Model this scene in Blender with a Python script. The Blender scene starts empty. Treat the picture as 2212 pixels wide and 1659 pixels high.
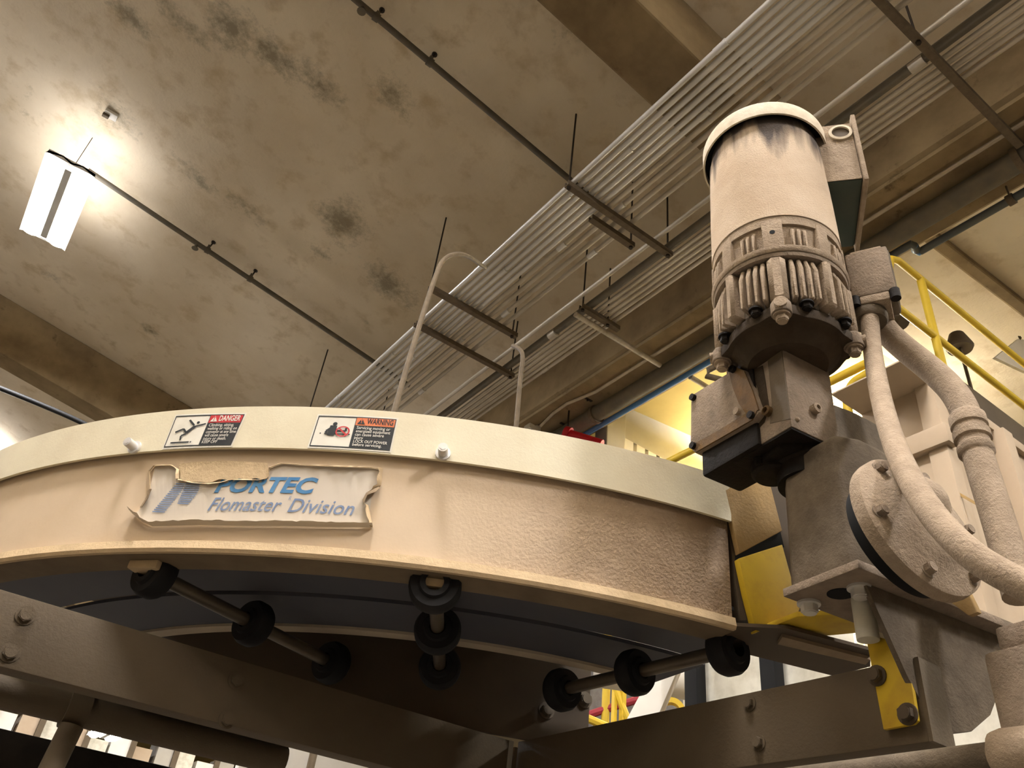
import bpy, bmesh, math, random
from mathutils import Vector as V, Matrix
random.seed(7)
C = bpy.context.scene.collection
PI = math.pi

# ------------------------------------------------------------------ camera
EYE = V((0.0, 0.0, 1.5))                       # eye height above the floor
F = 1780.97                                    # focal length for a frame 2212 wide
def _axes(pitch, roll, yaw):
    u = V((math.sin(roll)*math.cos(pitch), math.cos(roll)*math.cos(pitch), -math.sin(pitch)))
    fw = V((0, 0, -1)); h = (fw - u*fw.dot(u)).normalized(); r = h.cross(u)
    d1 = math.cos(yaw)*h - math.sin(yaw)*r
    d2 = math.cos(yaw)*r + math.sin(yaw)*h
    return d2, d1, u
AX = _axes(math.radians(36.12527), math.radians(7.57445), math.radians(32.23791))
ROT = Matrix((AX[0], AX[1], AX[2]))            # camera axes -> hall axes (x across, y along the hall, z up)
cam_data = bpy.data.cameras.new('camera')
cam = bpy.data.objects.new('camera', cam_data); C.objects.link(cam)
cam_data.sensor_fit = 'HORIZONTAL'; cam_data.sensor_width = 36.0
cam_data.lens = F*36.0/2212.0; cam_data.clip_start = 0.02; cam_data.clip_end = 200
cam.matrix_world = Matrix.Translation(EYE) @ ROT.to_4x4()
bpy.context.scene.camera = cam

# ------------------------------------------------------------------ world, exposure
sc = bpy.context.scene
sc.view_settings.view_transform = 'Standard'; sc.view_settings.look = 'None'
sc.view_settings.gamma = 1.0; sc.view_settings.use_curve_mapping = False
sc.view_settings.exposure = 1.05
wd = bpy.data.worlds.new('world'); sc.world = wd; wd.use_nodes = True
wd.node_tree.nodes['Background'].inputs[0].default_value = (0.30, 0.25, 0.18, 1)
wd.node_tree.nodes['Background'].inputs[1].default_value = 0.15
LAMP_W = 120.0                                  # each high bay fixture
LAMP_UP = 160.0                                 # upward light added above each fixture to brighten the ceiling
LAMP_EMIT = 22.0
LAMP_COL = (0.99, 0.98, 1.03)

# ------------------------------------------------------------------ measuring
def ray(px, py): return ROT @ V((px-1106.0, -(py-829.5), -F))
def at_z(px, py, z): d = ray(px, py); return EYE + d*((z-EYE.z)/d.z)
def at_x(px, py, x): d = ray(px, py); return EYE + d*(x/d.x)
def at_y(px, py, y): d = ray(px, py); return EYE + d*(y/d.y)
def at_d(px, py, D): d = ray(px, py); return EYE + d*(D/math.hypot(d.x, d.y))
def at_plane(px, py, P, n): d = ray(px, py); return EYE + d*((P-EYE).dot(n)/d.dot(n))

# ------------------------------------------------------------------ mesh builder
class MB:
    def __init__(s): s.b = bmesh.new()
    def face(s, pts):
        try: return s.b.faces.new([s.b.verts.new(p) for p in pts])
        except ValueError: return None
    def box(s, c, size, ax=None):
        x, y, z = ax or (V((1,0,0)), V((0,1,0)), V((0,0,1)))
        c = V(c); vs = []
        for k in range(8):
            vs.append(s.b.verts.new(c + x*size[0]*((k&1)-.5) + y*size[1]*((k>>1&1)-.5) + z*size[2]*((k>>2&1)-.5)))
        for f in ((0,2,3,1),(4,5,7,6),(0,1,5,4),(2,6,7,3),(0,4,6,2),(1,3,7,5)): s.b.faces.new([vs[i] for i in f])
        return s
    def bb(s, lo, hi): 
        lo, hi = V(lo), V(hi); return s.box((lo+hi)/2, [abs(hi[i]-lo[i]) for i in range(3)])
    def prism(s, pts, off):
        off = V(off); n = len(pts)
        a = [s.b.verts.new(V(p)) for p in pts]; b = [s.b.verts.new(V(p)+off) for p in pts]
        s.b.faces.new(a[::-1]); s.b.faces.new(b)
        for i in range(n): s.b.faces.new((a[i], a[(i+1)%n], b[(i+1)%n], b[i]))
        return s
    def tube(s, path, r, seg=12, cap=True, rs=None):
        path = [V(p) for p in path]; rings = []; n = len(path); up = None
        for i, p in enumerate(path):
            t = (path[min(i+1, n-1)] - path[max(i-1, 0)]).normalized()
            if up is None:
                up = V((0,0,1)) if abs(t.z) < .9 else V((1,0,0))
            a = (up - t*up.dot(t)).normalized(); up = a; c = t.cross(a)
            rr = rs[i] if rs else r
            rings.append([s.b.verts.new(p + (a*math.cos(2*PI*k/seg) + c*math.sin(2*PI*k/seg))*rr) for k in range(seg)])
        for i in range(n-1):
            for k in range(seg):
                s.b.faces.new((rings[i][k], rings[i][(k+1)%seg], rings[i+1][(k+1)%seg], rings[i+1][k]))
        if cap: s.b.faces.new(rings[0][::-1]); s.b.faces.new(rings[-1])
        return s
    def cyl(s, p0, p1, r, seg=16, r2=None): return s.tube([p0, p1], r, seg, True, [r, r2 if r2 is not None else r])
    def lathe(s, o, axis, prof, seg=32, a0=0, a1=2*PI, ref=None):
        """prof: (radius, height along axis) pairs"""
        axis = V(axis).normalized(); ref = V(ref) if ref else (V((1,0,0)) if abs(axis.x) < .8 else V((0,1,0)))
        a = (ref - axis*ref.dot(axis)).normalized(); c = axis.cross(a); o = V(o)
        full = abs(a1-a0-2*PI) < 1e-6; m = seg if full else seg+1; rings = []
        for r, h in prof:
            if r < 1e-6: rings.append([s.b.verts.new(o+axis*h)]*m); continue
            rings.append([s.b.verts.new(o + axis*h + (a*math.cos(a0+(a1-a0)*k/seg) + c*math.sin(a0+(a1-a0)*k/seg))*r) for k in range(m)])
        for i in range(len(prof)-1):
            for k in range(seg):
                q = [rings[i][k], rings[i][(k+1)%m], rings[i+1][(k+1)%m], rings[i+1][k]]
                u = []; [u.append(v) for v in q if v not in u]
                if len(u) > 2:
                    try: s.b.faces.new(u)
                    except ValueError: pass
        return s
    def ball(s, c, r, sq=(1,1,1)):
        m = Matrix.Translation(V(c)) @ Matrix.Diagonal((sq[0], sq[1], sq[2], 1)); bmesh.ops.create_uvsphere(s.b, u_segments=16, v_segments=10, radius=r, matrix=m); return s
    def hexb(s, p, n, r, h):
        """hex head with washer, standing on p along n"""
        p, n = V(p), V(n).normalized()
        s.cyl(p, p+n*h*.25, r*1.35, 20); s.cyl(p+n*h*.25, p+n*h, r, 6); s.cyl(p+n*h, p+n*h*1.15, r*.8, 12); return s
    def build(s, name, mat, parent=None, smooth=True, bevel=0, angle=40, origin=None, bseg=2):
        bm = s.b
        bmesh.ops.recalc_face_normals(bm, faces=bm.faces)
        if bevel:
            es = [e for e in bm.edges if len(e.link_faces) == 2 and e.calc_face_angle(0) > math.radians(35)]
            bmesh.ops.bevel(bm, geom=es, offset=bevel, segments=bseg, affect='EDGES', profile=.6, clamp_overlap=True)
        if smooth:
            for f in bm.faces: f.smooth = True
            for e in bm.edges:
                if len(e.link_faces) == 2 and e.calc_face_angle(0) > math.radians(angle): e.smooth = False
        if parent is not None: o_ = world_loc(parent)
        elif origin is not None: o_ = V(origin)
        else:
            xs = [v.co for v in bm.verts]
            o_ = V(((min(v.x for v in xs)+max(v.x for v in xs))/2, (min(v.y for v in xs)+max(v.y for v in xs))/2, min(v.z for v in xs)))
        bmesh.ops.translate(bm, verts=bm.verts, vec=-o_)
        me = bpy.data.meshes.new(name); bm.to_mesh(me); bm.free()
        me.materials.append(mat)
        o = bpy.data.objects.new(name, me); C.objects.link(o)
        if parent is not None: o.parent = parent
        else: o.location = o_
        return o
def world_loc(o):
    p = V((0,0,0))
    while o is not None: p = p + o.location; o = o.parent
    return p
def tag(o, label=None, cat=None, group=None, kind=None):
    if label: o['label'] = label
    if cat: o['category'] = cat
    if group: o['group'] = group
    if kind: o['kind'] = kind
    return o
def empty(name, loc, label, cat, group=None):
    o = bpy.data.objects.new(name, None); C.objects.link(o); o.location = V(loc); o.empty_display_size = .05
    return tag(o, label, cat, group)
def struct(o): o['kind'] = 'structure'; return o
def copy_tree(o, parent=None):
    c = o.copy(); C.objects.link(c); c.parent = parent
    for ch in list(o.children): copy_tree(ch, c)
    return c

# ------------------------------------------------------------------ materials
def lin(c):
    f = lambda x: x/12.92 if x <= .04045 else ((x+.055)/1.055)**2.4
    return tuple(f(x/255.0) for x in c) + (1,)
def mat(name, base, dust=None, rough=.7, metal=0.0, scale=20, amount=.5, soft=.15, bump=0.0, bscale=120, spec=.3,
        stain=None, sscale=6, sth=.62, emit=None, estr=0, stretch=None, bdist=.002):
    m = bpy.data.materials.new(name); m.use_nodes = True; N = m.node_tree.nodes; L = m.node_tree.links
    B = N['Principled BSDF']; B.inputs['Roughness'].default_value = rough; B.inputs['Metallic'].default_value = metal
    B.inputs['Specular IOR Level'].default_value = spec
    tc = N.new('ShaderNodeTexCoord'); co = tc.outputs['Object']
    if stretch:
        mp = N.new('ShaderNodeMapping'); mp.inputs['Scale'].default_value = stretch; L.new(co, mp.inputs[0]); co = mp.outputs[0]
    def noise(sc_, det=6, r=.6):
        n = N.new('ShaderNodeTexNoise'); n.inputs['Scale'].default_value = sc_; n.inputs['Detail'].default_value = det; n.inputs['Roughness'].default_value = r
        L.new(co, n.inputs['Vector']); return n.outputs['Fac']
    def ramp(src, a, b):
        r = N.new('ShaderNodeMapRange'); r.inputs[1].default_value = a; r.inputs[2].default_value = b; r.clamp = True; L.new(src, r.inputs[0]); return r.outputs[0]
    def mix(fac, a, b):
        x = N.new('ShaderNodeMix'); x.data_type = 'RGBA'; L.new(fac, x.inputs['Factor'])
        for v, i in ((a, 6), (b, 7)):
            if isinstance(v, tuple): x.inputs[i].default_value = v
            else: L.new(v, x.inputs[i])
        return x.outputs[2]
    col = lin(base)
    if dust: col = mix(ramp(noise(scale), amount-soft, amount+soft), col, lin(dust))
    if stain: col = mix(ramp(noise(sscale, 8, .7), sth, sth+.12), col, lin(stain))
    if isinstance(col, tuple): B.inputs['Base Color'].default_value = col
    else: L.new(col, B.inputs['Base Color'])
    if bump:
        bp = N.new('ShaderNodeBump'); bp.inputs['Strength'].default_value = bump; bp.inputs['Distance'].default_value = bdist
        L.new(noise(bscale, 5, .65), bp.inputs['Height']); L.new(bp.outputs[0], B.inputs['Normal'])
    if emit:
        B.inputs['Emission Color'].default_value = emit + (1,); B.inputs['Emission Strength'].default_value = estr
    m['co'] = 1
    return m
M = {}
M['cream'] = mat('cream_paint', (226,218,190), (212,200,170), .5, 0, 9, .55, .2, stain=(168,154,124), sscale=26, sth=.70, bump=.12, bscale=300)
M['steel_dark'] = mat('dusty_beam_paint', (84,72,55), (98,85,66), .7, 0, 10, .5, .3, bump=.3, bscale=240)
M['galv'] = mat('galvanised', (222,220,216), (176,170,158), .34, .35, 12, .60, .2, spec=.5, stretch=(1,.15,1))
M['galv_d'] = mat('galvanised_dusty', (206,198,184), (160,148,126), .45, .25, 14, .52, .2, spec=.4, stretch=(1,.15,1))
M['iron'] = mat('brown_iron', (92,80,64), (112,98,78), .75, .1, 30, .5, .2)
M['rod'] = mat('threaded_rod', (58,50,42), None, .6, .5)
M['sprink'] = mat('grey_pipe', (92,88,78), (112,102,84), .6, .1, 10, .5, .2)
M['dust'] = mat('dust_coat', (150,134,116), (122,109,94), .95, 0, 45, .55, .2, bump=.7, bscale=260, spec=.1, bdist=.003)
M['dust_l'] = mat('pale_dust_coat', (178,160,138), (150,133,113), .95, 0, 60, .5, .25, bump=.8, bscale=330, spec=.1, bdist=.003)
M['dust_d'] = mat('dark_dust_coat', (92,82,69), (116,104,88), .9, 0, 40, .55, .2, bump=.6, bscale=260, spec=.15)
M['grime'] = mat('oily_grime', (70,59,46), (50,42,33), .85, 0, 30, .55, .2, bump=.5, bscale=160, spec=.15)
M['lidpaint'] = mat('dusty_cover_paint', (214,202,178), (190,174,148), .7, 0, 60, .55, .2, bump=.3, bscale=300, spec=.2)
M['oily'] = mat('oily_cast_iron', (26,22,18), (40,34,28), .7, 0, 30, .6, .2, bump=.4, bscale=200, spec=.15)
M['rust'] = mat('oily_rust_streak', (112,82,40), (78,60,34), .75, 0, 50, .5, .2, bump=.5, bscale=260)
M['black'] = mat('black_rubber', (20,20,22), (30,29,29), .7, 0, 30, .5, .2, spec=.25)
M['void'] = mat('unlit_gap_black', (10,10,10), None, .9)
M['belt'] = mat('dark_belt', (72,74,82), (84,82,84), .65, 0, 9, .5, .25, spec=.3)
M['rim'] = mat('belt_edge_rim', (196,182,158), (160,146,126), .6, 0, 10, .5, .3)
M['axle'] = mat('axle_steel', (120,110,94), (88,78,66), .4, .6, 10, .5, .3)
M['brown'] = mat('brown_panel', (92,78,60), (70,60,48), .75, 0, 6, .5, .3)
M['yellow'] = mat('yellow_paint', (200,168,40), (166,132,44), .6, 0, 18, .62, .15, stain=(120,92,44), sscale=30, sth=.66)
M['yellow_d'] = mat('dusty_yellow', (168,136,80), (160,136,100), .85, 0, 14, .5, .25, bump=.3, bscale=200)
M['rail'] = mat('rail_yellow', (218,188,48), (200,168,56), .5, 0, 8, .5, .3)
M['white'] = mat('white_paint', (226,222,212), (206,200,186), .6, 0, 3, .55, .3)
M['white_s'] = mat('scuffed_white', (216,212,196), (176,170,150), .7, 0, 14, .62, .2, stain=(120,112,92), sscale=50, sth=.68)
M['panel_g'] = mat('grey_panel', (172,168,158), (156,150,138), .7, 0, 3, .5, .3)
M['tanm'] = mat('tan_machine', (182,164,140), (164,145,121), .8, 0, 4, .5, .3)
M['green'] = mat('green_box_paint', (58,70,62), (74,78,66), .6, 0, 16, .6, .2)
M['blue'] = mat('blue_pipe_paint', (70,120,176), (92,124,160), .5, 0, 5, .6, .3)
M['bluegrey'] = mat('slate_pipe', (82,88,90), (98,98,92), .55, .1, 6, .5, .3)
M['under'] = mat('shaded_underside', (128,112,88), (100,86,66), .85, 0, 14, .5, .25)  # shade below the curve put into the flange colour
M['slate'] = mat('slate_cabinet', (112,110,112), (96,92,92), .7)
M['red_d'] = mat('dull_red', (150,48,58), None, .6)
M['red'] = mat('red_paint', (196,28,40), (170,36,40), .45)
M['darkcol'] = mat('dark_column', (84,74,62), (100,88,72), .8, 0, 4, .5, .3)
M['cable'] = mat('black_cable', (34,33,32), None, .6)
M['girder'] = mat('girder_concrete', (150,130,96), (116,98,70), .95, 0, 3, .5, .2, stain=(92,76,52), sscale=5, sth=.60, bump=.2, bscale=30)
M['ceil2'] = mat('yellow_foam_ceiling', (228,206,132), (212,188,118), .95, 0, 2.5, .5, .25, stain=(160,136,84), sscale=4, sth=.68, bump=.2, bscale=20)
M['floor'] = mat('floor_concrete', (94,89,81), (78,73,66), .8, 0, 1.2, .5, .3)
M['wallm'] = mat('hall_wall', (178,168,148), (164,152,130), .9, 0, .6, .5, .3)
M['lampw'] = mat('lamp_housing', (235,235,232), None, .4)
M['lens'] = mat('lamp_lens', (255,255,255), None, .4, emit=(1.0,.95,.90), estr=LAMP_EMIT)
M['ink_black'] = mat('sticker_black', (34,38,42), (52,54,54), .5, 0, 60, .6, .2)
M['ink_white'] = mat('sticker_white', (232,228,214), (214,208,190), .5, 0, 30, .62, .2)
M['ink_red'] = mat('sticker_red', (196,44,52), (182,60,60), .5, 0, 40, .6, .2)
M['ink_orange'] = mat('sticker_orange', (222,128,84), (206,112,70), .5, 0, 40, .6, .2)
M['ink_txt'] = mat('sticker_print_white', (224,220,208), None, .5)
M['ink_blue'] = mat('label_blue', (58,116,166), (92,140,176), .5, 0, 40, .58, .25)
M['ink_blue2'] = mat('label_blue_faded', (108,128,162), (132,146,170), .5, 0, 60, .55, .2)
M['label'] = mat('label_face', (208,198,182), (190,180,164), .55, 0, 8, .55, .25, stain=(118,104,88), sscale=90, sth=.70)
M['skin'] = mat('torn_label_paint', (206,182,144), (184,162,128), .8, 0, 30, .5, .2, bump=.4, bscale=200)
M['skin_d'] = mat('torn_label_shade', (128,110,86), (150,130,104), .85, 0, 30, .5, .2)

def tree_of(m): return m.node_tree.nodes, m.node_tree.links, m.node_tree.nodes['Principled BSDF']
# tan side panel: clean paint that turns to caked dust towards the drive end
def band_mat():
    m = mat('tan_side_panel', (214,194,166), (199,177,148), .75, 0, 8, .55, .25, stain=(126,106,80), sscale=70, sth=.66)
    N, L, B = tree_of(m); old = B.inputs['Base Color'].links[0].from_socket
    tc = N.new('ShaderNodeTexCoord'); sx = N.new('ShaderNodeSeparateXYZ'); L.new(tc.outputs['Object'], sx.inputs[0])
    n = N.new('ShaderNodeTexNoise'); n.inputs['Scale'].default_value = 5; n.inputs['Detail'].default_value = 5; L.new(tc.outputs['Object'], n.inputs['Vector'])
    ad = N.new('ShaderNodeMath'); ad.operation = 'MULTIPLY_ADD'; L.new(n.outputs['Fac'], ad.inputs[0]); ad.inputs[1].default_value = .35; L.new(sx.outputs['X'], ad.inputs[2])
    mr = N.new('ShaderNodeMapRange'); mr.clamp = True; L.new(ad.outputs[0], mr.inputs[0]); mr.inputs[1].default_value = .13; mr.inputs[2].default_value = .44
    x = N.new('ShaderNodeMix'); x.data_type = 'RGBA'; L.new(mr.outputs[0], x.inputs['Factor']); L.new(old, x.inputs[6])
    n2 = N.new('ShaderNodeTexNoise'); n2.inputs['Scale'].default_value = 60; n2.inputs['Detail'].default_value = 5; L.new(tc.outputs['Object'], n2.inputs['Vector'])
    y = N.new('ShaderNodeMix'); y.data_type = 'RGBA'; L.new(n2.outputs['Fac'], y.inputs['Factor']); y.inputs[6].default_value = lin((140,118,94)); y.inputs[7].default_value = lin((172,150,124))
    L.new(y.outputs[2], x.inputs[7]); L.new(x.outputs[2], B.inputs['Base Color'])
    n3 = N.new('ShaderNodeTexNoise'); n3.inputs['Scale'].default_value = 260; n3.inputs['Detail'].default_value = 6; L.new(tc.outputs['Object'], n3.inputs['Vector'])
    bp = N.new('ShaderNodeBump'); bp.inputs['Distance'].default_value = .0028; L.new(n3.outputs['Fac'], bp.inputs['Height'])
    ms = N.new('ShaderNodeMath'); ms.operation = 'MULTIPLY_ADD'; L.new(mr.outputs[0], ms.inputs[0]); ms.inputs[1].default_value = .75; ms.inputs[2].default_value = .04
    L.new(ms.outputs[0], bp.inputs['Strength']); L.new(bp.outputs[0], B.inputs['Normal'])
    return m
M['band'] = band_mat()
# motor body: pale paint under smooth dust, with dark bare runs below the fan cover
def motor_mat():
    m = mat('dusty_motor_paint', (206,188,164), (184,162,136), .85, 0, 16, .52, .22, bump=.5, bscale=420, spec=.15)
    N, L, B = tree_of(m); old = B.inputs['Base Color'].links[0].from_socket
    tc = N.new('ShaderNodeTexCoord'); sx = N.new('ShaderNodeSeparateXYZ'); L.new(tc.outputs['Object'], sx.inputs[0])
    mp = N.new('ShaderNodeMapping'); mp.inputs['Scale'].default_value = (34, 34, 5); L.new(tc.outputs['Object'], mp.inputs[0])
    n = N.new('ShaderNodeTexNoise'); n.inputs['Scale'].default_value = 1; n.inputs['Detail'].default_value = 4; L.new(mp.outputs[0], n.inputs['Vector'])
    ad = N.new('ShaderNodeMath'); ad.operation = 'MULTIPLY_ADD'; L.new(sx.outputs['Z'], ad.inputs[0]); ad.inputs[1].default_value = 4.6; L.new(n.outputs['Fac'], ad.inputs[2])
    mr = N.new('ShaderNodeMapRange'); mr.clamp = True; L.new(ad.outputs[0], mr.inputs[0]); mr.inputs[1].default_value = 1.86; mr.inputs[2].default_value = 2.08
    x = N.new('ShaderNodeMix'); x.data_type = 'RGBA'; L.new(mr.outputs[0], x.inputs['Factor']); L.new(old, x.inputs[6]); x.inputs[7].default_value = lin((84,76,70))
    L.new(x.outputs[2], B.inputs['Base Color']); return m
M['motor'] = motor_mat()
# ceiling concrete with mould blotches of their own shape
def ceiling_mat(spots):
    m = bpy.data.materials.new('ceiling_concrete'); m.use_nodes = True; N, L, B = tree_of(m)
    B.inputs['Roughness'].default_value = .95; B.inputs['Specular IOR Level'].default_value = .1
    tc = N.new('ShaderNodeTexCoord'); co = tc.outputs['Object']
    def noise(s, d=6, r=.6):
        n = N.new('ShaderNodeTexNoise'); n.inputs['Scale'].default_value = s; n.inputs['Detail'].default_value = d; n.inputs['Roughness'].default_value = r; L.new(co, n.inputs['Vector']); return n.outputs['Fac']
    def rng(src, a, b, c=0, d=1):
        r = N.new('ShaderNodeMapRange'); r.clamp = True; L.new(src, r.inputs[0])
        for i, v in enumerate((a, b, c, d)): r.inputs[i+1].default_value = v
        return r.outputs[0]
    def mixc(fac, a, b):
        x = N.new('ShaderNodeMix'); x.data_type = 'RGBA'; L.new(fac, x.inputs['Factor'])
        for v, i in ((a, 6), (b, 7)):
            if isinstance(v, tuple): x.inputs[i].default_value = v
            else: L.new(v, x.inputs[i])
        return x.outputs[2]
    col = mixc(rng(noise(1.1), .35, .65), lin((218,205,180)), lin((202,187,160)))
    col = mixc(rng(noise(5, 7), .52, .72), col, lin((188,170,140)))
    rag = noise(4.5, 8, .8); fine = noise(17, 7, .75); tot = None
    for (x, y, rx, ry, ang, s) in spots:
        mp = N.new('ShaderNodeMapping'); mp.vector_type = 'TEXTURE'
        mp.inputs['Location'].default_value = (x, y, 0); mp.inputs['Rotation'].default_value = (0, 0, ang); mp.inputs['Scale'].default_value = (rx, ry, 1000)
        L.new(co, mp.inputs[0]); ln = N.new('ShaderNodeVectorMath'); ln.operation = 'LENGTH'; L.new(mp.outputs[0], ln.inputs[0])
        f = rng(ln.outputs['Value'], 1.5, .0, 0, s)
        if tot is None: tot = f
        else:
            mx = N.new('ShaderNodeMath'); mx.operation = 'MAXIMUM'; L.new(tot, mx.inputs[0]); L.new(f, mx.inputs[1]); tot = mx.outputs[0]
    a = N.new('ShaderNodeMath'); a.operation = 'MULTIPLY_ADD'; L.new(tot, a.inputs[1]); a.inputs[0].default_value = .62; L.new(rag, a.inputs[2])
    a2 = N.new('ShaderNodeMath'); a2.operation = 'MULTIPLY_ADD'; L.new(fine, a2.inputs[0]); a2.inputs[1].default_value = .9; L.new(a.outputs[0], a2.inputs[2])
    col = mixc(rng(a2.outputs[0], 1.26, 1.66, 0, .66), col, lin((92,86,68)))
    L.new(col, B.inputs['Base Color'])
    bp = N.new('ShaderNodeBump'); bp.inputs['Strength'].default_value = .25; bp.inputs['Distance'].default_value = .01; L.new(noise(40), bp.inputs['Height']); L.new(bp.outputs[0], B.inputs['Normal'])
    return m
# ------------------------------------------------------------------ the hall
def ceil_z(x): return EYE.z + 4.92 - .16*(x-1.9)
def ceil2_z(x): return EYE.z + 4.60 + .10*(x-4.1)
def at_ceil(px, py):
    d = ray(px, py); t = (4.92 + .16*1.9)/(d.z + .16*d.x); return EYE + d*t
SP = [(285,40,.28,.14,1.12),(400,55,.32,.13,1.08),(500,60,.22,.24,1.35),(590,120,.36,.17,1.15),(690,185,.32,.15,1.08),(850,205,.24,.18,1.05),(870,240,.12,.12,.9),
      (430,385,.40,.15,.88),(530,450,.42,.14,.8),(745,480,.28,.30,1.25),(690,545,.18,.12,.95),(840,610,.36,.20,1.22),(325,715,.13,.10,1.1),
      (250,245,.30,.26,.85),(60,240,.5,.4,.5),(110,595,.15,.12,.8),(790,695,.06,.05,.9),(1230,60,.30,.3,.6),(1380,100,.4,.3,.6)]
spots = []
for px, py, rx, ry, s in SP:
    p = at_ceil(px, py); spots.append((p.x, p.y, rx, ry, .12, s))
M['ceil'] = ceiling_mat(spots)
X0, X1, Y0, Y1 = -11.0, 12.0, -14.0, 31.0
a = MB(); a.prism([(X0, Y0, ceil_z(X0)), (3.6, Y0, ceil_z(3.6)), (3.6, Y1, ceil_z(3.6)), (X0, Y1, ceil_z(X0))], (0, 0, .15))
struct(a.build('ceiling', M['ceil'], smooth=False, origin=(0,0,0)))
for y0_, y1_, m_ in ((Y0, 2.85, 'ceil'), (2.85, Y1, 'ceil2')):
    a = MB(); a.prism([(3.9, y0_, ceil2_z(3.9)), (X1, y0_, ceil2_z(X1)), (X1, y1_, ceil2_z(X1)), (3.9, y1_, ceil2_z(3.9))], (0, 0, .15))
    struct(a.build('ceiling', M[m_], smooth=False, origin=(0,0,0)))
a = MB(); a.bb((X0, Y0, -.1), (X1, Y1, 0)); struct(a.build('floor', M['floor'], smooth=False))
for nm, lo, hi in (('wall_left', (X0-.2, Y0, 0), (X0, Y1, 9)), ('wall_right', (X1, Y0, 0), (X1+.2, Y1, 9)), ('wall_back', (X0, Y1, 0), (X1, Y1+.2, 9)), ('wall_front', (X0, Y0-.2, 0), (X1, Y0, 9))):
    a = MB(); a.bb(lo, hi); struct(a.build(nm, M['wallm'], smooth=False))
# concrete girder carrying the roof slabs, and the slab ribs across it
a = MB(); zg = EYE.z + 4.2
a.prism([(3.45, Y0, zg+.03), (3.50, Y0, zg), (4.06, Y0, zg), (4.10, Y0, zg+.03), (4.10, Y0, zg+.62), (3.45, Y0, zg+.62)], (0, Y1-Y0, 0))
struct(a.build('ceiling_girder', M['girder'], smooth=False, origin=(0,0,0)))
a = MB(); a.bb((3.47, -6, zg-.03), (3.585, 14, zg)); struct(a.build('trim_1', M['girder'], smooth=False, origin=(0,0,0)))
def rib(y0, y1, dep, xa, xb, fz, name='ceiling_rib'):
    a = MB(); pts = [(xa, y0, fz(xa)), (xb, y0, fz(xb)), (xb, y0, fz(xb)-dep), (xa, y0, fz(xa)-dep)]
    a.prism(pts, (0, y1-y0, 0)); return struct(a.build(name, M['girder'], smooth=False, bevel=.015, origin=(0,0,0)))
rib(1.80, 2.20, .50, X0, 3.45, ceil_z); rib(8.85, 9.15, .60, X0, 3.45, ceil_z); rib(-4.6, -4.2, .5, X0, 3.45, ceil_z); rib(15.2, 15.5, .6, X0, 3.45, ceil_z); rib(21.6, 21.9, .6, X0, 3.45, ceil_z)
rib(1.74, 1.84, .05, 4.10, X1, ceil2_z); rib(8.0, 8.3, .5, 4.10, X1, ceil2_z)
# partition under the far ceiling: grey head panel and column, ribbed white sheeting below
PW = at_z(1335, 890, EYE.z+4.52).y
zhp = at_y(1335, 938, PW).z
a = MB(); a.bb((4.30, PW, zhp), (8.5, PW+.1, ceil2_z(8.5))); struct(a.build('wall_partition', M['panel_g'], smooth=False))
a = MB(); a.bb((4.13, PW-.05, 0), (4.36, PW+.12, EYE.z+4.6)); struct(a.build('wall_column', M['panel_g'], smooth=False, bevel=.01))
rp = bpy.data.objects.new('wall_sheeting', None); C.objects.link(rp); rp.location = (4.3, PW, 0); rp['kind'] = 'structure'
for k in range(24):
    x = 4.38 + k*.15
    a = MB(); a.prism([(x, PW+.03, 1.0), (x+.02, PW, 1.0), (x+.125, PW, 1.0), (x+.145, PW+.03, 1.0)], (0, 0, zhp-1.0)); a.build('panel', M['white'], rp, smooth=False)
a = MB(); a.bb((3.9, PW+.35, 0), (4.12, PW+.40, EYE.z+4.3)); struct(a.build('wall_inner', M['panel_g'], smooth=False))
a = MB(); a.bb((3.98, PW+.22, 0), (4.05, PW+.3, EYE.z+4.3)); struct(a.build('trim_2', M['darkcol'], smooth=False))

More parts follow.
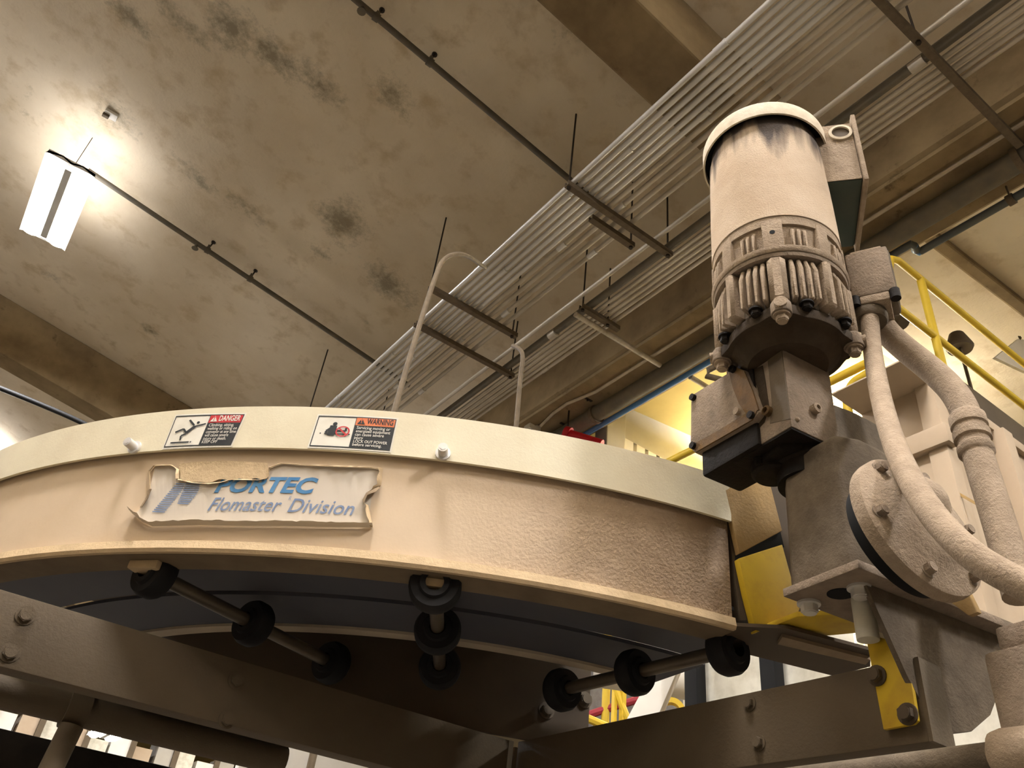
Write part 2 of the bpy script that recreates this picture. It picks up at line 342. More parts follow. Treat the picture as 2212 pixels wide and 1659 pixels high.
# ------------------------------------------------------------------ high bay lamps
def lamp(x, y, z, label, up=LAMP_UP, power=LAMP_W, col=LAMP_COL, top=None):
    t = empty('high_bay_lamp', (x, y, z), label, 'lamp', 'high bay lamps')
    w, l = .38, 1.08
    a = MB(); prof = [(-.5*w, .02), (-.47*w, .055), (-.2*w, .075), (0, .05), (.2*w, .075), (.47*w, .055), (.5*w, .02), (.2*w, .06), (0, .03), (-.2*w, .06)]
    a.prism([V((x+p, y-l/2, z+q)) for p, q in prof], (0, l, 0)); a.build('housing', M['lampw'], t)
    for s in (-1, 1):
        a = MB(); pts = []
        for k in range(13):
            an = PI + PI*k/12; pts.append(V((x+s*.108+.074*math.cos(an), y-l/2+.03, z+.05+.05*math.sin(an))))
        a.prism(pts, (0, l-.06, 0)); a.build('lens', M['lens'], t)
    a = MB(); a.bb((x-.026, y-l/2+.06, z+.012), (x+.026, y+l/2-.06, z+.06)); a.build('spine', M['panel_g'], t)
    for s in (-1, 1):
        a = MB(); a.bb((x-.18, y+s*(l/2-.012)-.012, z+.03), (x+.18, y+s*(l/2-.012)+.012, z+.07)); a.build('end_cap', M['lampw'], t)
        a = MB(); a.cyl((x, y+s*.35, z+.06), (x, y+s*.35, top or (ceil_z(x) if x < 3.6 else ceil2_z(x))), .003, 6); a.build('hanger_rod', M['rod'], t)
    ld = bpy.data.lights.new('lamp_light', 'AREA'); ld.shape = 'RECTANGLE'; ld.size = w; ld.size_y = l; ld.energy = power; ld.color = col
    lo = bpy.data.objects.new('lamp_light', ld); C.objects.link(lo); lo.parent = t; lo.location = (0, 0, -.02)
    if up:
        ld = bpy.data.lights.new('lamp_uplight', 'AREA'); ld.shape = 'RECTANGLE'; ld.size = w; ld.size_y = l; ld.energy = up; ld.color = col
        lo = bpy.data.objects.new('lamp_uplight', ld); C.objects.link(lo); lo.parent = t; lo.location = (0, 0, .12); lo.rotation_euler = (PI, 0, 0)
    return t
LZ = EYE.z + 4.78
pl = at_z(118, 446, LZ)
lamp(pl.x, pl.y, LZ, 'bright white two-lobed high bay lamp hanging at left under the stained ceiling', up=5.0)
pf = at_y(238, 1587, 12.5)
lamp(pf.x, pf.y, pf.z, 'small distant lit lamp seen through the gap under the left beam', up=6, power=16, top=EYE.z+4.18)
lamp(pl.x, pl.y-6.0, LZ, 'high bay lamp hanging straight above the camera, out of the picture', up=110, power=98)
for x, y, w_ in ((pl.x, pl.y-12.0, 16), (pl.x-4.5, pl.y, 14), (pl.x-4.5, pl.y-6, 10), (pl.x-4.5, pl.y-12, 10)):
    lamp(x, y, ceil_z(x)-1.3, 'high bay lamp of the rows behind the camera', power=w_, up=210)
lamp(1.45, -3.1, ceil_z(1.45)-1.0, 'high bay lamp hanging over the right of the camera, out of the picture', up=70, power=105)
lamp(3.4, 9.6, EYE.z+3.7, 'high bay lamp beside the narrow conduit bundle, hidden behind the curve', up=90, power=150)
for x, y in ((pl.x, 13.0), (pl.x, 19.5), (pl.x-4.5, 13)):
    lamp(x, y, EYE.z+5.0, 'high bay lamp of the rows far down the hall')
for x, y, u_ in ((6.0, 3.9, 170), (6.0, -2.1, 40), (6.0, 9.9, 60)):
    lamp(x, y, ceil2_z(x)-.45, 'yellowish high bay lamp of the row beyond the concrete girder', up=u_, col=(1.0, .93, .80))

# ------------------------------------------------------------------ services under the ceiling
HZ = EYE.z + 4.2
ords = ['first','second','third','fourth','fifth','sixth','seventh','eighth','ninth','tenth','eleventh','twelfth']
xs = [2.045, 2.095, 2.145, 2.195, 2.245, 2.295, 2.35, 2.41, 2.48, 2.555]
for k, x in enumerate(xs):
    a = MB(); r = .0175; zz = HZ
    a.cyl((x, -5, zz), (x, 24, zz), r, 14)
    o = tag(a.build('steel_conduit', M['galv'] if k < 6 else M['galv_d'], origin=(x, -5, zz)), 'galvanised conduit, %s from the left edge of the wide ceiling bundle' % ords[k], 'conduit', 'conduits of the wide ceiling bundle')
    for j in range(3):
        yy = 1.6 + (k*1.37 + j*2.3) % 6.5
        a = MB(); a.cyl((x, yy-.04, zz), (x, yy+.04, zz), r+.003, 14); a.cyl((x, yy-.045, zz), (x, yy-.03, zz), r+.0045, 14); a.build('coupling', M['galv'], o)
xs2 = [(2.905, .030), (2.97, .014), (3.015, .0145), (3.06, .0145), (3.105, .0145), (3.15, .0145)]
for k, (x, r) in enumerate(xs2):
    zz = HZ + (.012 if k == 0 else 0)
    a = MB(); a.cyl((x, -5, zz), (x, 24, zz), r, 14)
    nm = 'thick brown pipe on the left side of the narrow ceiling bundle' if k == 0 else 'slim conduit, %s from the right edge of the narrow ceiling bundle' % ords[5-k]
    o = tag(a.build('steel_conduit' if k else 'brown_pipe', M['galv_d'] if k else M['sprink'], origin=(x, -5, HZ)), nm, 'conduit' if k else 'pipe', 'conduits of the narrow ceiling bundle' if k else None)
    for j in range(2):
        yy = 1.0 + (k*1.9 + j*3.1) % 6
        a = MB(); a.cyl((x, yy-.04, HZ), (x, yy+.04, HZ), r+.003, 14); a.build('coupling', M['galv_d'], o)
a = MB(); a.cyl((2.79, -5, HZ+.02), (2.79, 24, HZ+.02), .0165, 14)
tag(a.build('steel_conduit', M['galv_d'], origin=(2.79, -5, HZ)), 'single pipe running alone between the two ceiling bundles', 'conduit')
# trapeze hangers
def hanger(y, xa, xb, z, label, rods, dz=-.045):
    t = empty('trapeze_hanger', (xa, y, z+dz), label, 'hanger')
    a = MB(); zz = z+dz
    a.prism([(xa, y-.021, zz-.02), (xa, y+.021, zz-.02), (xa, y+.021, zz+.02), (xa, y+.013, zz+.02), (xa, y+.013, zz-.012), (xa, y-.013, zz-.012), (xa, y-.013, zz+.02), (xa, y-.021, zz+.02)], (xb-xa, 0, 0))
    a.build('strut', M['iron'], t, smooth=False)
    for x in rods:
        a = MB(); a.cyl((x, y, zz-.03), (x, y, (ceil_z(x) if x < 3.4 else EYE.z+4.2)), .0065, 8); a.cyl((x, y, zz-.035), (x, y, zz-.02), .014, 6); a.build('threaded_rod', M['rod'], t)
    return t
hanger(2.84, 2.0, 2.93, HZ, 'dusty strut hanger crossing the wide bundle left of the motor', (2.02, 2.9))
hanger(4.72, 2.0, 2.98, HZ, 'lower strut hanger under both bundles, right of the bent pipe', (2.95,))
hanger(4.28, 1.86, 2.68, HZ, 'strut hanger with a rod poking out at the left of the bent pipe', (1.87, 2.64))
hanger(6.55, 1.92, 2.7, HZ, 'strut hanger whose thin rod stands above the belt curve left of the bundle', (1.93, 2.66))
hanger(.9, 1.95, 3.70, HZ, 'long strut hanger crossing the ceiling at top right', (1.98, 2.72), -.09)
hanger(2.95, 2.30, 2.68, HZ, 'short strut hanger under the right half of the wide bundle', (2.66,), -.05)
hanger(3.66, 2.82, 3.2, HZ, 'short strut under the narrow bundle with a long rod', (3.09, 2.84))
a = MB(); a.cyl((2.82, 3.72, HZ-.085), (3.705, 3.72, HZ-.085), .022, 12); o = a.build('cross_pipe', M['galv_d'], origin=(2.82, 3.72, HZ))
a = MB(); a.cyl((3.94, 3.62, HZ-.13), (4.6, 3.62, HZ-.13), .022, 12); a.build('cross_arm', M['galv_d'], o)
tag(o, 'bare cross pipe from the narrow bundle over to the yellow lit wall', 'pipe')
# sprinkler branch pipes following the slab
def sprinkler(y, xa, xb, label, clamps):
    z = lambda x: ceil_z(x) - .13
    t = empty('sprinkler_pipe', (xa, y, z(xa)), label, 'pipe')
    a = MB(); a.cyl((xa, y, z(xa)), (xb, y, z(xb)), .022, 12); a.build('pipe_run', M['sprink'], t)
    for x, full in clamps:
        a = MB(); a.cyl((x-.02, y, z(x)), (x+.02, y, z(x)), .030, 12); a.bb((x-.012, y-.012, z(x)+.02), (x+.012, y+.012, z(x)+.06))
        a.build('pipe_clamp', M['sprink'], t)
        a = MB(); a.cyl((x, y, z(x)+.02), (x+.02, y+.01, ceil_z(x+.02)), .007, 8); a.cyl((x+.02, y+.01, ceil_z(x)-.012), (x+.02, y+.01, ceil_z(x)+.003), .02, 10); a.build('rod', M['rod'], t)
        if full:
            a = MB(); a.cyl((x-.1, y, z(x-.1)-.05), (x-.1, y, z(x-.1)), .014, 10); a.lathe((x-.1, y, z(x-.1)-.065), (0,0,1), [(0,0), (.03, .002), (.03, .006), (.008, .012), (.008, .03)], 12); a.build('sprinkler_head', M['sprink'], t)
    return t
sprinkler(3.19, -4, 2.7, 'grey sprinkler pipe running from the top edge down to the wide conduit bundle', [(.6, True), (1.03, False), (-2, True)])
sprinkler(6.15, -.62, 2.7, 'grey sprinkler pipe running from the lit lamp down to the conduits', [(.50, True), (.93, False)])
# pipes beside and under the girder
a = MB(); a.cyl((3.80, -5, HZ-.09), (3.80, 5.6, HZ-.09), .068, 20); o = tag(a.build('grey_pipe', M['sprink'], origin=(3.8, -5, HZ)), 'thick grey pipe along the underside of the concrete girder', 'pipe')
for y in (.95, 3.05, 4.6):
    a = MB(); a.lathe((3.80, y, HZ-.09), (0,1,0), [(.069,-.02), (.084,-.02), (.084,.02), (.069,.02)], 20); a.build('pipe_clamp', M['iron'], o)
    a = MB(); a.cyl((3.80, y, HZ-.02), (3.80, y, HZ), .01, 8); a.build('rod', M['rod'], o)
pb = at_z(1540, 735, HZ-.12)
zb = HZ-.12; xb_ = max(pb.x, 3.80+.084+.027); xr_ = at_z(1985, 545, zb).x; yj = at_z(1935, 500, zb).y; yk = at_z(1985, 545, zb).y
a = MB(); a.tube([(xb_, 5.7, zb), (xb_, yj+.04, zb), (xb_, yj, zb), (xb_+.03, yj-.005, zb), (xr_-.03, yk+.005, zb), (xr_, yk, zb), (xr_, yk-.04, zb), (xr_, -5, zb)], .024, 12)
o = tag(a.build('blue_pipe', M['blue'], origin=(xb_, 5.7, zb)), 'slim blue pipe beside the thick grey pipe, jogging sideways behind the motor', 'pipe')
a = MB(); a.cyl((xb_, 2.95, zb), (xb_, yj+.03, zb), .0255, 12); a.tube([(xb_, yj+.04, zb), (xb_, yj, zb), (xb_+.03, yj-.005, zb)], .0258, 12); a.cyl((xr_, yk-.01, zb), (xr_, -4.9, zb), .0255, 12); a.tube([(xb_+.03, yj-.005, zb), (xr_-.02, yk+.003, zb)], .0255, 12); a.build('slate_run', M['bluegrey'], o)
a = MB(); a.cyl((xr_, 1.12, zb), (xr_, 1.12, ceil2_z(xr_)), .006, 8); a.lathe((xr_, 1.12, zb), (0,1,0), [(.026,-.02), (.036,-.02), (.036,.02), (.026,.02)], 14); a.build('pipe_hanger', M['iron'], o)
zc_ = HZ-.045
a = MB(); a.tube([at_z(1168, 920, zc_), at_z(1195, 893, zc_), at_z(1225, 872, zc_), (3.615, 4.4, zc_), (3.615, -5, zc_)], .014, 10)
tag(a.build('cream_conduit', M['rim']), 'thin cream conduit along the girder groove ending at a small box', 'conduit')
bx = at_z(1150, 926, zc_)
t = empty('sensor_box', bx, 'small cream box with a black lens above the belt curve edge', 'box')
a = MB(); a.box(bx, (.13, .09, .07)); a.build('case', M['white'], t, bevel=.006)
a = MB(); a.cyl(bx+V((-.02,-.02,-.036)), bx+V((-.02,-.02,-.046)), .02, 12); a.build('lens', M['void'], t)
a = MB(); a.cyl(bx+V((0,0,.03)), (bx.x, bx.y, HZ), .012, 8); a.build('stem', M['iron'], t)
# ceiling hung clamps on two more rods
for px, py0, py1, lab in ((1218, 935, 830, 'thin hanger rod rising from the red clamp at the grey pipe'), (1268, 880, 815, 'short hanger rod with a cross piece above the grey pipe')):
    b = at_z(px, py0, HZ-.09); t = empty('hanger_rod', b, lab, 'rod')
    a = MB(); a.cyl((b.x, b.y, HZ-.022), (b.x, b.y, HZ), .008, 8); a.build('rod', M['rod'], t)
    a = MB(); a.bb((b.x-.05, b.y-.012, HZ-.005), (b.x+.05, b.y+.012, HZ+.008)); a.build('cross_piece', M['rod'], t)
rp0, rp1 = at_z(1225, 938, EYE.z+3.95), at_z(1300, 962, EYE.z+3.82)
t = empty('red_pipe', rp0, 'red pipe end peeping over the belt curve edge', 'pipe')
a = MB(); a.cyl(rp0, rp1, .05, 16); a.build('pipe_run', M['red'], t)
a = MB(); a.lathe(rp0, rp1-rp0, [(.05,-.02), (.07,-.02), (.07,.03), (.05,.03)], 16); a.build('flange', M['red'], t)
a = MB(); a.cyl(rp0+V((0,0,.04)), (rp0.x, rp0.y, HZ), .008, 8); a.build('hanger_rod', M['rod'], t)
# small plate and junction left by the lamp
cp = at_ceil(242, 245)
t = empty('ceiling_bracket', cp, 'small torn white bracket on the dark ceiling patch above the lamp', 'bracket')
a = MB(); a.box(cp+V((0,0,-.02)), (.10, .07, .03)); a.build('plate', M['white'], t, bevel=.004)
a = MB(); a.box(cp+V((-.03,.01,-.045)), (.05, .03, .03)); a.build('clip', M['iron'], t, bevel=.004)
# bent pipes standing behind the belt curve
def rodpath(pts, D): return [at_d(px, py, D) for px, py in pts]
def bend(path, it=3):
    path = [V(p) for p in path]
    for _ in range(it):
        q = [path[0]]
        for i in range(len(path)-1): q += [path[i]*.75+path[i+1]*.25, path[i]*.25+path[i+1]*.75]
        path = q + [path[-1]]
    return path
p0 = at_d(850, 888, 2.35); base = V((p0.x, p0.y, 2.0))
up = [(846, 905), (905, 705), (945, 590), (965, 552), (1000, 548), (1048, 578)]
a = MB(); q_ = at_d(846, 905, 2.3); a.tube(bend([V((q_.x, q_.y, 0)), V((q_.x, q_.y, q_.z-.3)), q_, at_d(905, 705, 2.4), at_d(940, 598, 2.45), at_d(958, 555, 2.5), at_d(1000, 545, 2.6), at_d(1048, 578, 2.9)]), .0100, 12)
tag(a.build('bent_pipe', M['iron']), 'tall grey pipe bent over at the top, rising behind the warning sticker', 'pipe')
a = MB(); q_ = at_d(1115, 925, 3.0); a.tube(bend([V((q_.x, q_.y, 0)), V((q_.x, q_.y, q_.z-.3)), q_, at_d(1124, 810, 3.0), at_d(1131, 768, 3.0), at_d(1122, 752, 3.03), at_d(1108, 747, 3.08)]), .0105, 12)
tag(a.build('bent_pipe', M['iron']), 'thin brown pipe with a hooked top rising behind the curve right of the warning sticker', 'pipe')
cz = EYE.z + 3.6
a = MB(); a.tube(bend([at_y(-60, 815, 7.2), at_y(60, 862, 7.2), at_y(185, 915, 7.2), at_y(260, 960, 7.2)]), .022, 10)
tag(a.build('black_cable', M['cable']), 'black cable sagging across the lower left behind the belt curve', 'cable')
# ------------------------------------------------------------------ the belt curve
S = .55
CC = V((1.772*S, 2.973*S, 0)); R = 1.928*S
ZT, ZC, ZB = EYE.z+S, EYE.z+.89*S, EYE.z+.651*S
def pol(r, a, z): return V((CC.x + r*math.cos(a), CC.y + r*math.sin(a), z))
def on_drum(px, py, r):
    d = ray(px, py); ox, oy = EYE.x-CC.x, EYE.y-CC.y
    A = d.x*d.x+d.y*d.y; Bq = 2*(ox*d.x+oy*d.y); Cq = ox*ox+oy*oy-r*r; D = max(Bq*Bq-4*A*Cq, 0)
    t = (-Bq-math.sqrt(D))/(2*A); q = EYE+d*t
    return math.atan2(q.y-CC.y, q.x-CC.x) % (2*PI), q.z
rad = math.radians
A0, A1 = rad(176), rad(256.2)
def ring(mb, prof, a0=A0, a1=A1, n=96):
    """closed cross-section (r, z) swept round the curve"""
    rows = [[mb.b.verts.new(pol(r, a0+(a1-a0)*k/n, z)) for r, z in prof] for k in range(n+1)]
    m = len(prof)
    for k in range(n):
        for i in range(m): mb.b.faces.new((rows[k][i], rows[k][(i+1)%m], rows[k+1][(i+1)%m], rows[k+1][i]))
    mb.b.faces.new(rows[0]); mb.b.faces.new(rows[-1][::-1]); return mb
cv = empty('belt_curve', pol(R, rad(238), ZB), 'large curved belt conveyor with cream cover and tan side panel', 'conveyor')
a = MB(); ring(a, [(R+.004, ZC), (R+.004, ZT), (R-.10, ZT), (R-.10, ZT-.004), (R, ZT-.004), (R, ZC)]); a.build('cover_rail', M['cream'], cv, angle=30)
a = MB(); ring(a, [(R-.005, ZB), (R-.005, ZC+.02), (R-.009, ZC+.02), (R-.009, ZB)]); side = a.build('side_panel', M['band'], cv, angle=30)
a = MB(); ring(a, [(R-.006, ZB+.011), (R+.001, ZB+.010), (R+.003, ZB), (R+.001, ZB-.004), (R-.004, ZB-.004), (R-.006, ZB)]); a.build('bottom_lip', M['skin'], cv, angle=30)
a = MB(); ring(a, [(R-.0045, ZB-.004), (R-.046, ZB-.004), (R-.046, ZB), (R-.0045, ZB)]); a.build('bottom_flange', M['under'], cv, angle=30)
zbelt = EYE.z + .70*S
a = MB(); ring(a, [(1.60*S, zbelt), (1.90*S, zbelt), (1.90*S, zbelt+.004), (1.60*S, zbelt+.004)], A0, rad(262)); a.build('belt', M['belt'], cv)
a = MB(); ring(a, [(1.375*S, zbelt-.002), (1.585*S, zbelt-.002), (1.585*S, zbelt+.003), (1.375*S, zbelt+.003)], A0, rad(262)); a.build('belt', M['belt'], cv)
a = MB(); ring(a, [(1.58*S, zbelt+.012), (1.61*S, zbelt+.012), (1.61*S, zbelt+.02), (1.58*S, zbelt+.02)], A0, rad(262)); a.build('seam_strip', M['void'], cv)
a = MB(); ring(a, [(1.36*S, zbelt-.006), (1.40*S, zbelt-.006), (1.40*S, zbelt+.0), (1.36*S, zbelt+.0)], A0, rad(258)); a.build('belt_edge', M['rim'], cv)
a = MB(); ring(a, [(1.215*S, EYE.z+.525*S), (1.23*S, EYE.z+.525*S), (1.23*S, zbelt+.12), (1.215*S, zbelt+.12)], A0, on_drum(1273, 1530, 1.23*S)[0]); a.build('inner_panel', M['brown'], cv)
a = MB(); ring(a, [(.6*S, zbelt+.115), (R-.011, zbelt+.115), (R-.011, zbelt+.12), (.6*S, zbelt+.12)], A0, rad(257)); a.build('slider_bed', M['brown'], cv)
# tangent run at the drive end
E0 = pol(R, A1, 0); tn = V((-math.sin(A1), math.cos(A1), 0)); rn = V((math.cos(A1), math.sin(A1), 0))
def tang(px, py, off=.0): return at_plane(px, py, E0 + rn*off + V((0,0,EYE.z)), rn)
# cover bolts
for px, py in ((290, 966), (957, 979)):
    an, z = on_drum(px, py, R+.006); a = MB(); n = V((math.cos(an), math.sin(an), 0)); p = pol(R+.004, an, z)
    a.cyl(p, p+n*.003, .009, 20); a.cyl(p+n*.003, p+n*.016, .0058, 20); a.cyl(p+n*.016, p+n*.0165, .004, 6); a.build('cap_screw', M['galv'], cv)
# axles with three wheels each
for ang, rr in ((219.0, ((335,1240), (548,1347), (716,1432))), (237.6, ((940,1268), (945,1362), (950,1442))), (256.0, ((1572,1405), (1357,1447), (1214,1490)))):
    za = EYE.z + .632*S; rw = .053*S; wp = [at_z(q[0], q[1], za) for q in rr]
    n = (wp[0]-wp[2]).normalized(); an = math.atan2(wp[0].y-CC.y, wp[0].x-CC.x)
    a = MB(); a.cyl(wp[0]+n*.004, wp[2]-n*.03, .0085, 14); ax_ = a.build('axle', M['axle'], cv)
    for q in wp:
        p = wp[2] + n*(q-wp[2]).dot(n); a = MB()
        a.lathe(p, n, [(.010,-.016), (rw*.55,-.016), (rw*.62,-.012), (rw*.9,-.012), (rw,-.006), (rw,.006), (rw*.9,.012), (rw*.62,.012), (rw*.55,.016), (.010,.016)], 32); a.build('wheel', M['black'], ax_)
    n = V((math.cos(an), math.sin(an), 0))
    if ang < 250:
        p = pol(R-.030, an, ZB-.009); a = MB(); a.box(p, (.04, .022, .010), (V((-n.y, n.x, 0)), n, V((0,0,1)))); a.build('axle_bracket', M['skin'], cv, bevel=.002)
for px, py in ((1262, 1512), (1180, 1535)):
    an, z = on_drum(px, py, 1.23*S); a = MB(); n = V((math.cos(an), math.sin(an), 0)); a.hexb(pol(1.23*S, an, z), n, .009, .009); a.build('bolt', M['axle'], cv)

# ------------------------------------------------------------------ writing and stickers on the curve
def text_mesh(txt, size=1.0, bold=0.0, shear=0.0):
    cu = bpy.data.curves.new('lettering', 'FONT'); cu.body = txt; cu.size = size; cu.offset = bold; cu.shear = shear; cu.resolution_u = 3
    ob = bpy.data.objects.new('lettering', cu); C.objects.link(ob)
    dg = bpy.context.evaluated_depsgraph_get(); me = bpy.data.meshes.new_from_object(ob.evaluated_get(dg))
    bm = bmesh.new(); bm.from_mesh(me); bpy.data.objects.remove(ob); bpy.data.curves.remove(cu); bpy.data.meshes.remove(me)
    xs = [v.co.x for v in bm.verts]; ys = [v.co.y for v in bm.verts]
    return bm, (min(xs), max(xs), min(ys), max(ys))
class Sticker:
    """a small flat print laid on the drum: u to the right, v up, both 0..1"""
    def __init__(s, quad, r):                  # TL, TR, BR, BL in the photo
        s.q = [on_drum(px, py, r) for px, py in quad]; s.r = r
    def at(s, u, v, lift=0.0):
        tl, tr, br, bl = s.q
        a = (bl[0]*(1-u)+br[0]*u)*(1-v) + (tl[0]*(1-u)+tr[0]*u)*v
        z = (bl[1]*(1-u)+br[1]*u)*(1-v) + (tl[1]*(1-u)+tr[1]*u)*v
        return pol(s.r+lift, a, z)
    def poly(s, mb, pts, lift): mb.face([s.at(u, v, lift) for u, v in pts])
    def rect(s, mb, u0, v0, u1, v1, lift, n=8):
        for k in range(n):
            a, b = u0+(u1-u0)*k/n, u0+(u1-u0)*(k+1)/n; s.poly(mb, [(a,v0),(b,v0),(b,v1),(a,v1)], lift)
    def text(s, mb, txt, u0, u1, v0, v1, lift, bold=0.0, shear=0.0):
        bm, (xa, xb, ya, yb) = text_mesh(txt, 1.0, bold, shear); ref, (_, _, y0, y1) = text_mesh('Hg', 1.0, bold); ref.free()
        m = {}
        for v in bm.verts:
            m[v] = mb.b.verts.new(s.at(u0+(u1-u0)*(v.co.x-xa)/(xb-xa), v0+(v1-v0)*(v.co.y-y0)/(y1-y0), lift))
        for f in bm.faces:
            try: mb.b.faces.new([m[v] for v in f.verts])
            except ValueError: pass
        bm.free()
    def line(s, mb, pts, w, lift, asp):
        for (u0, v0), (u1, v1) in zip(pts[:-1], pts[1:]):
            dx, dy = (u1-u0)*asp, v1-v0; l = math.hypot(dx, dy) or 1; nx, ny = -dy/l*w/asp, dx/l*w
            s.poly(mb, [(u0+nx, v0+ny), (u0-nx, v0-ny), (u1-nx, v1-ny), (u1+nx, v1+ny)], lift)
    def disc(s, mb, u, v, r, lift, asp, n=14): s.poly(mb, [(u+r/asp*math.cos(2*PI*k/n), v+r*math.sin(2*PI*k/n)) for k in range(n)], lift)
RS = R+.0045
def sticker(name, quad, head, headmat, hw, lines, foot, draw, label):
    t = Sticker(quad, RS)
    a = MB(); t.rect(a, -.02, -.05, 1.02, 1.05, 0, 10); o = a.build(name, M['ink_white'], cv, smooth=False); o['label'] = label
    asp = 1.9
    a = MB()
    for q in ((0,.965,1,1), (0,0,1,.035), (0,0,.012,1), (.988,0,1,1), (hw-.008,0,hw,1)): t.rect(a, *q, .0003)
    t.rect(a, hw, 0, 1, .72, .0003); a.build('black_panel', M['ink_black'], o, smooth=False)
    a = MB(); t.rect(a, hw, .73, .99, .97, .0004); a.build('header_panel', M[headmat], o, smooth=False)
    a = MB(); dark = headmat == 'ink_orange'
    t.text(a, head, hw+.14, .97, .72, .96, .0007, .02)
    t.poly(a, [(hw+.02, .765), (hw+.12, .765), (hw+.07, .95)], .0007); a.build('header_lettering', M['ink_black'] if dark else M['ink_txt'], o, smooth=False)
    a = MB(); t.text(a, '!', hw+.062, hw+.078, .75, .93, .0009, .02); a.build('alert_mark', M[headmat], o, smooth=False)
    a = MB()
    for i, (s_, wd_) in enumerate(lines): t.text(a, s_, hw+.03, hw+.03+wd_, .575-.108*i, .575-.108*i+.125, .0007, .008)
    for i, (s_, wd_) in enumerate(foot): t.text(a, s_, hw+.03, hw+.03+wd_, .145-.10*i - (0 if len(foot) > 1 else .10), .145-.10*i+.115 - (0 if len(foot) > 1 else .10), .0007, .012)
    a.build('lettering', M['ink_txt'], o, smooth=False)
    a = MB(); draw(t, a, asp); a.build('pictogram', M['ink_black'], o, smooth=False)
    return o, t
def man_falling(t, a, asp):
    L = .0007; 
    t.line(a, [(.10,.13), (.36,.13)], .022, L, asp); t.disc(a, .09, .13, .022, L, asp); t.disc(a, .385, .13, .022, L, asp)
    t.line(a, [(.215,.20), (.20,.34), (.265,.40)], .024, L, asp); t.line(a, [(.09,.46), (.20,.56), (.265,.42)], .026, L, asp)
    t.line(a, [(.26,.42), (.36,.63)], .045, L, asp); t.line(a, [(.24,.84), (.34,.66)], .026, L, asp); t.line(a, [(.35,.62), (.43,.66), (.505,.70)], .024, L, asp)
    t.disc(a, .385, .745, .042, L, asp)
def man_caught(t, a, asp):
    L = .0007
    t.line(a, [(.14,.42), (.44,.42)], .02, L, asp); t.disc(a, .09, .42, .02, L, asp); t.disc(a, .455, .42, .02, L, asp)
    t.disc(a, .245, .74, .055, L, asp); t.line(a, [(.235,.68), (.225,.36)], .085, L, asp); t.line(a, [(.215,.62), (.155,.50), (.165,.40)], .03, L, asp); t.line(a, [(.25,.60), (.29,.52), (.40,.52)], .028, L, asp)
    t.line(a, [(.40,.52), (.40,.62)], .025, L, asp)
so, t1 = sticker('danger_sticker', [(381,899), (529,895), (499,962), (354,967)], 'DANGER', 'ink_red', .53,
    [('Climbing, sitting,', .36), ('walking or riding on', .42), ('conveyor at any time', .43), ('will cause severe', .34), ('injury or death.', .33)], [('KEEP OFF', .22)], man_falling, 'white sticker with a falling figure and a red danger header')
so, t2 = sticker('warning_sticker', [(689,898), (857,906), (842,974), (668,964)], 'WARNING', 'ink_orange', .50,
    [('Servicing moving or', .42), ('energized equipment', .43), ('can cause severe', .36), ('injury', .11)], [('LOCK OUT POWER', .42), ('before servicing.', .36)], man_caught, 'white sticker with a seated figure and an orange warning header')
a = MB(); N_ = 28; cu, cv_, rr = .365, .50, .17
for k in range(N_):
    b0, b1 = 2*PI*k/N_, 2*PI*(k+1)/N_
    t2.poly(a, [(cu+q/1.9*math.cos(b), cv_+q*math.sin(b)) for b, q in ((b0,rr), (b1,rr), (b1,rr-.035), (b0,rr-.035))], .0010)
t2.line(a, [(cu-.065, cv_+.12), (cu+.065, cv_-.12)], .02, .0010, 1.9); a.build('prohibition_sign', M['ink_red'], so, smooth=False)

# maker's label: white face with torn paint skin round it
RL = R-.0042
def drum(px, py, lift=0.0): an, z = on_drum(px, py, RL); return pol(RL+lift, an, z)
def fill(mb, pts, lift):
    """triangulated flat patch on the drum"""
    vs = [mb.b.verts.new(drum(px, py, lift)) for px, py in pts]
    es = [mb.b.edges.new((vs[i], vs[(i+1)%len(vs)])) for i in range(len(vs))]
    bmesh.ops.triangle_fill(mb.b, use_beauty=True, edges=es)


face = [(330,1012),(345,1006),(372,1007),(388,1016),(386,1036),(420,1041),(455,1043),(480,1040),(500,1034),(560,1035),(580,1030),(584,1012),(610,1003),(660,1007),(740,1010),(800,1012),(822,1016),(818,1050),(790,1068),(783,1082),(796,1100),(803,1136),(700,1136),(600,1134),(520,1134),(430,1132),(330,1134),(308,1124),(290,1112),(312,1092),(325,1055)]
# face is laid in narrow strips so that it follows the curve
def strips(mb, poly, lift, n=40):
    x0, x1 = min(p[0] for p in poly), max(p[0] for p in poly)
    def cuts(x):
        ys = []
        for (ax, ay), (bx_, by) in zip(poly, poly[1:]+poly[:1]):
            if (ax-x)*(bx_-x) < 0: ys.append(ay+(by-ay)*(x-ax)/(bx_-ax))
        return sorted(ys)
    for k in range(n):
        a_, b_ = x0+(x1-x0)*k/n+.01, x0+(x1-x0)*(k+1)/n+.01
        ca, cb = cuts(a_), cuts(min(b_, x1-.02))
        if len(ca) >= 2 and len(cb) >= 2: mb.face([drum(a_, ca[0], lift), drum(b_, cb[0], lift), drum(b_, cb[-1], lift), drum(a_, ca[-1], lift)])
a = MB(); strips(a, face, .0006, 60); lab = a.build('maker_label', M['label'], cv, smooth=False); lab['label'] = 'peeling white label printed in blue with torn edges'
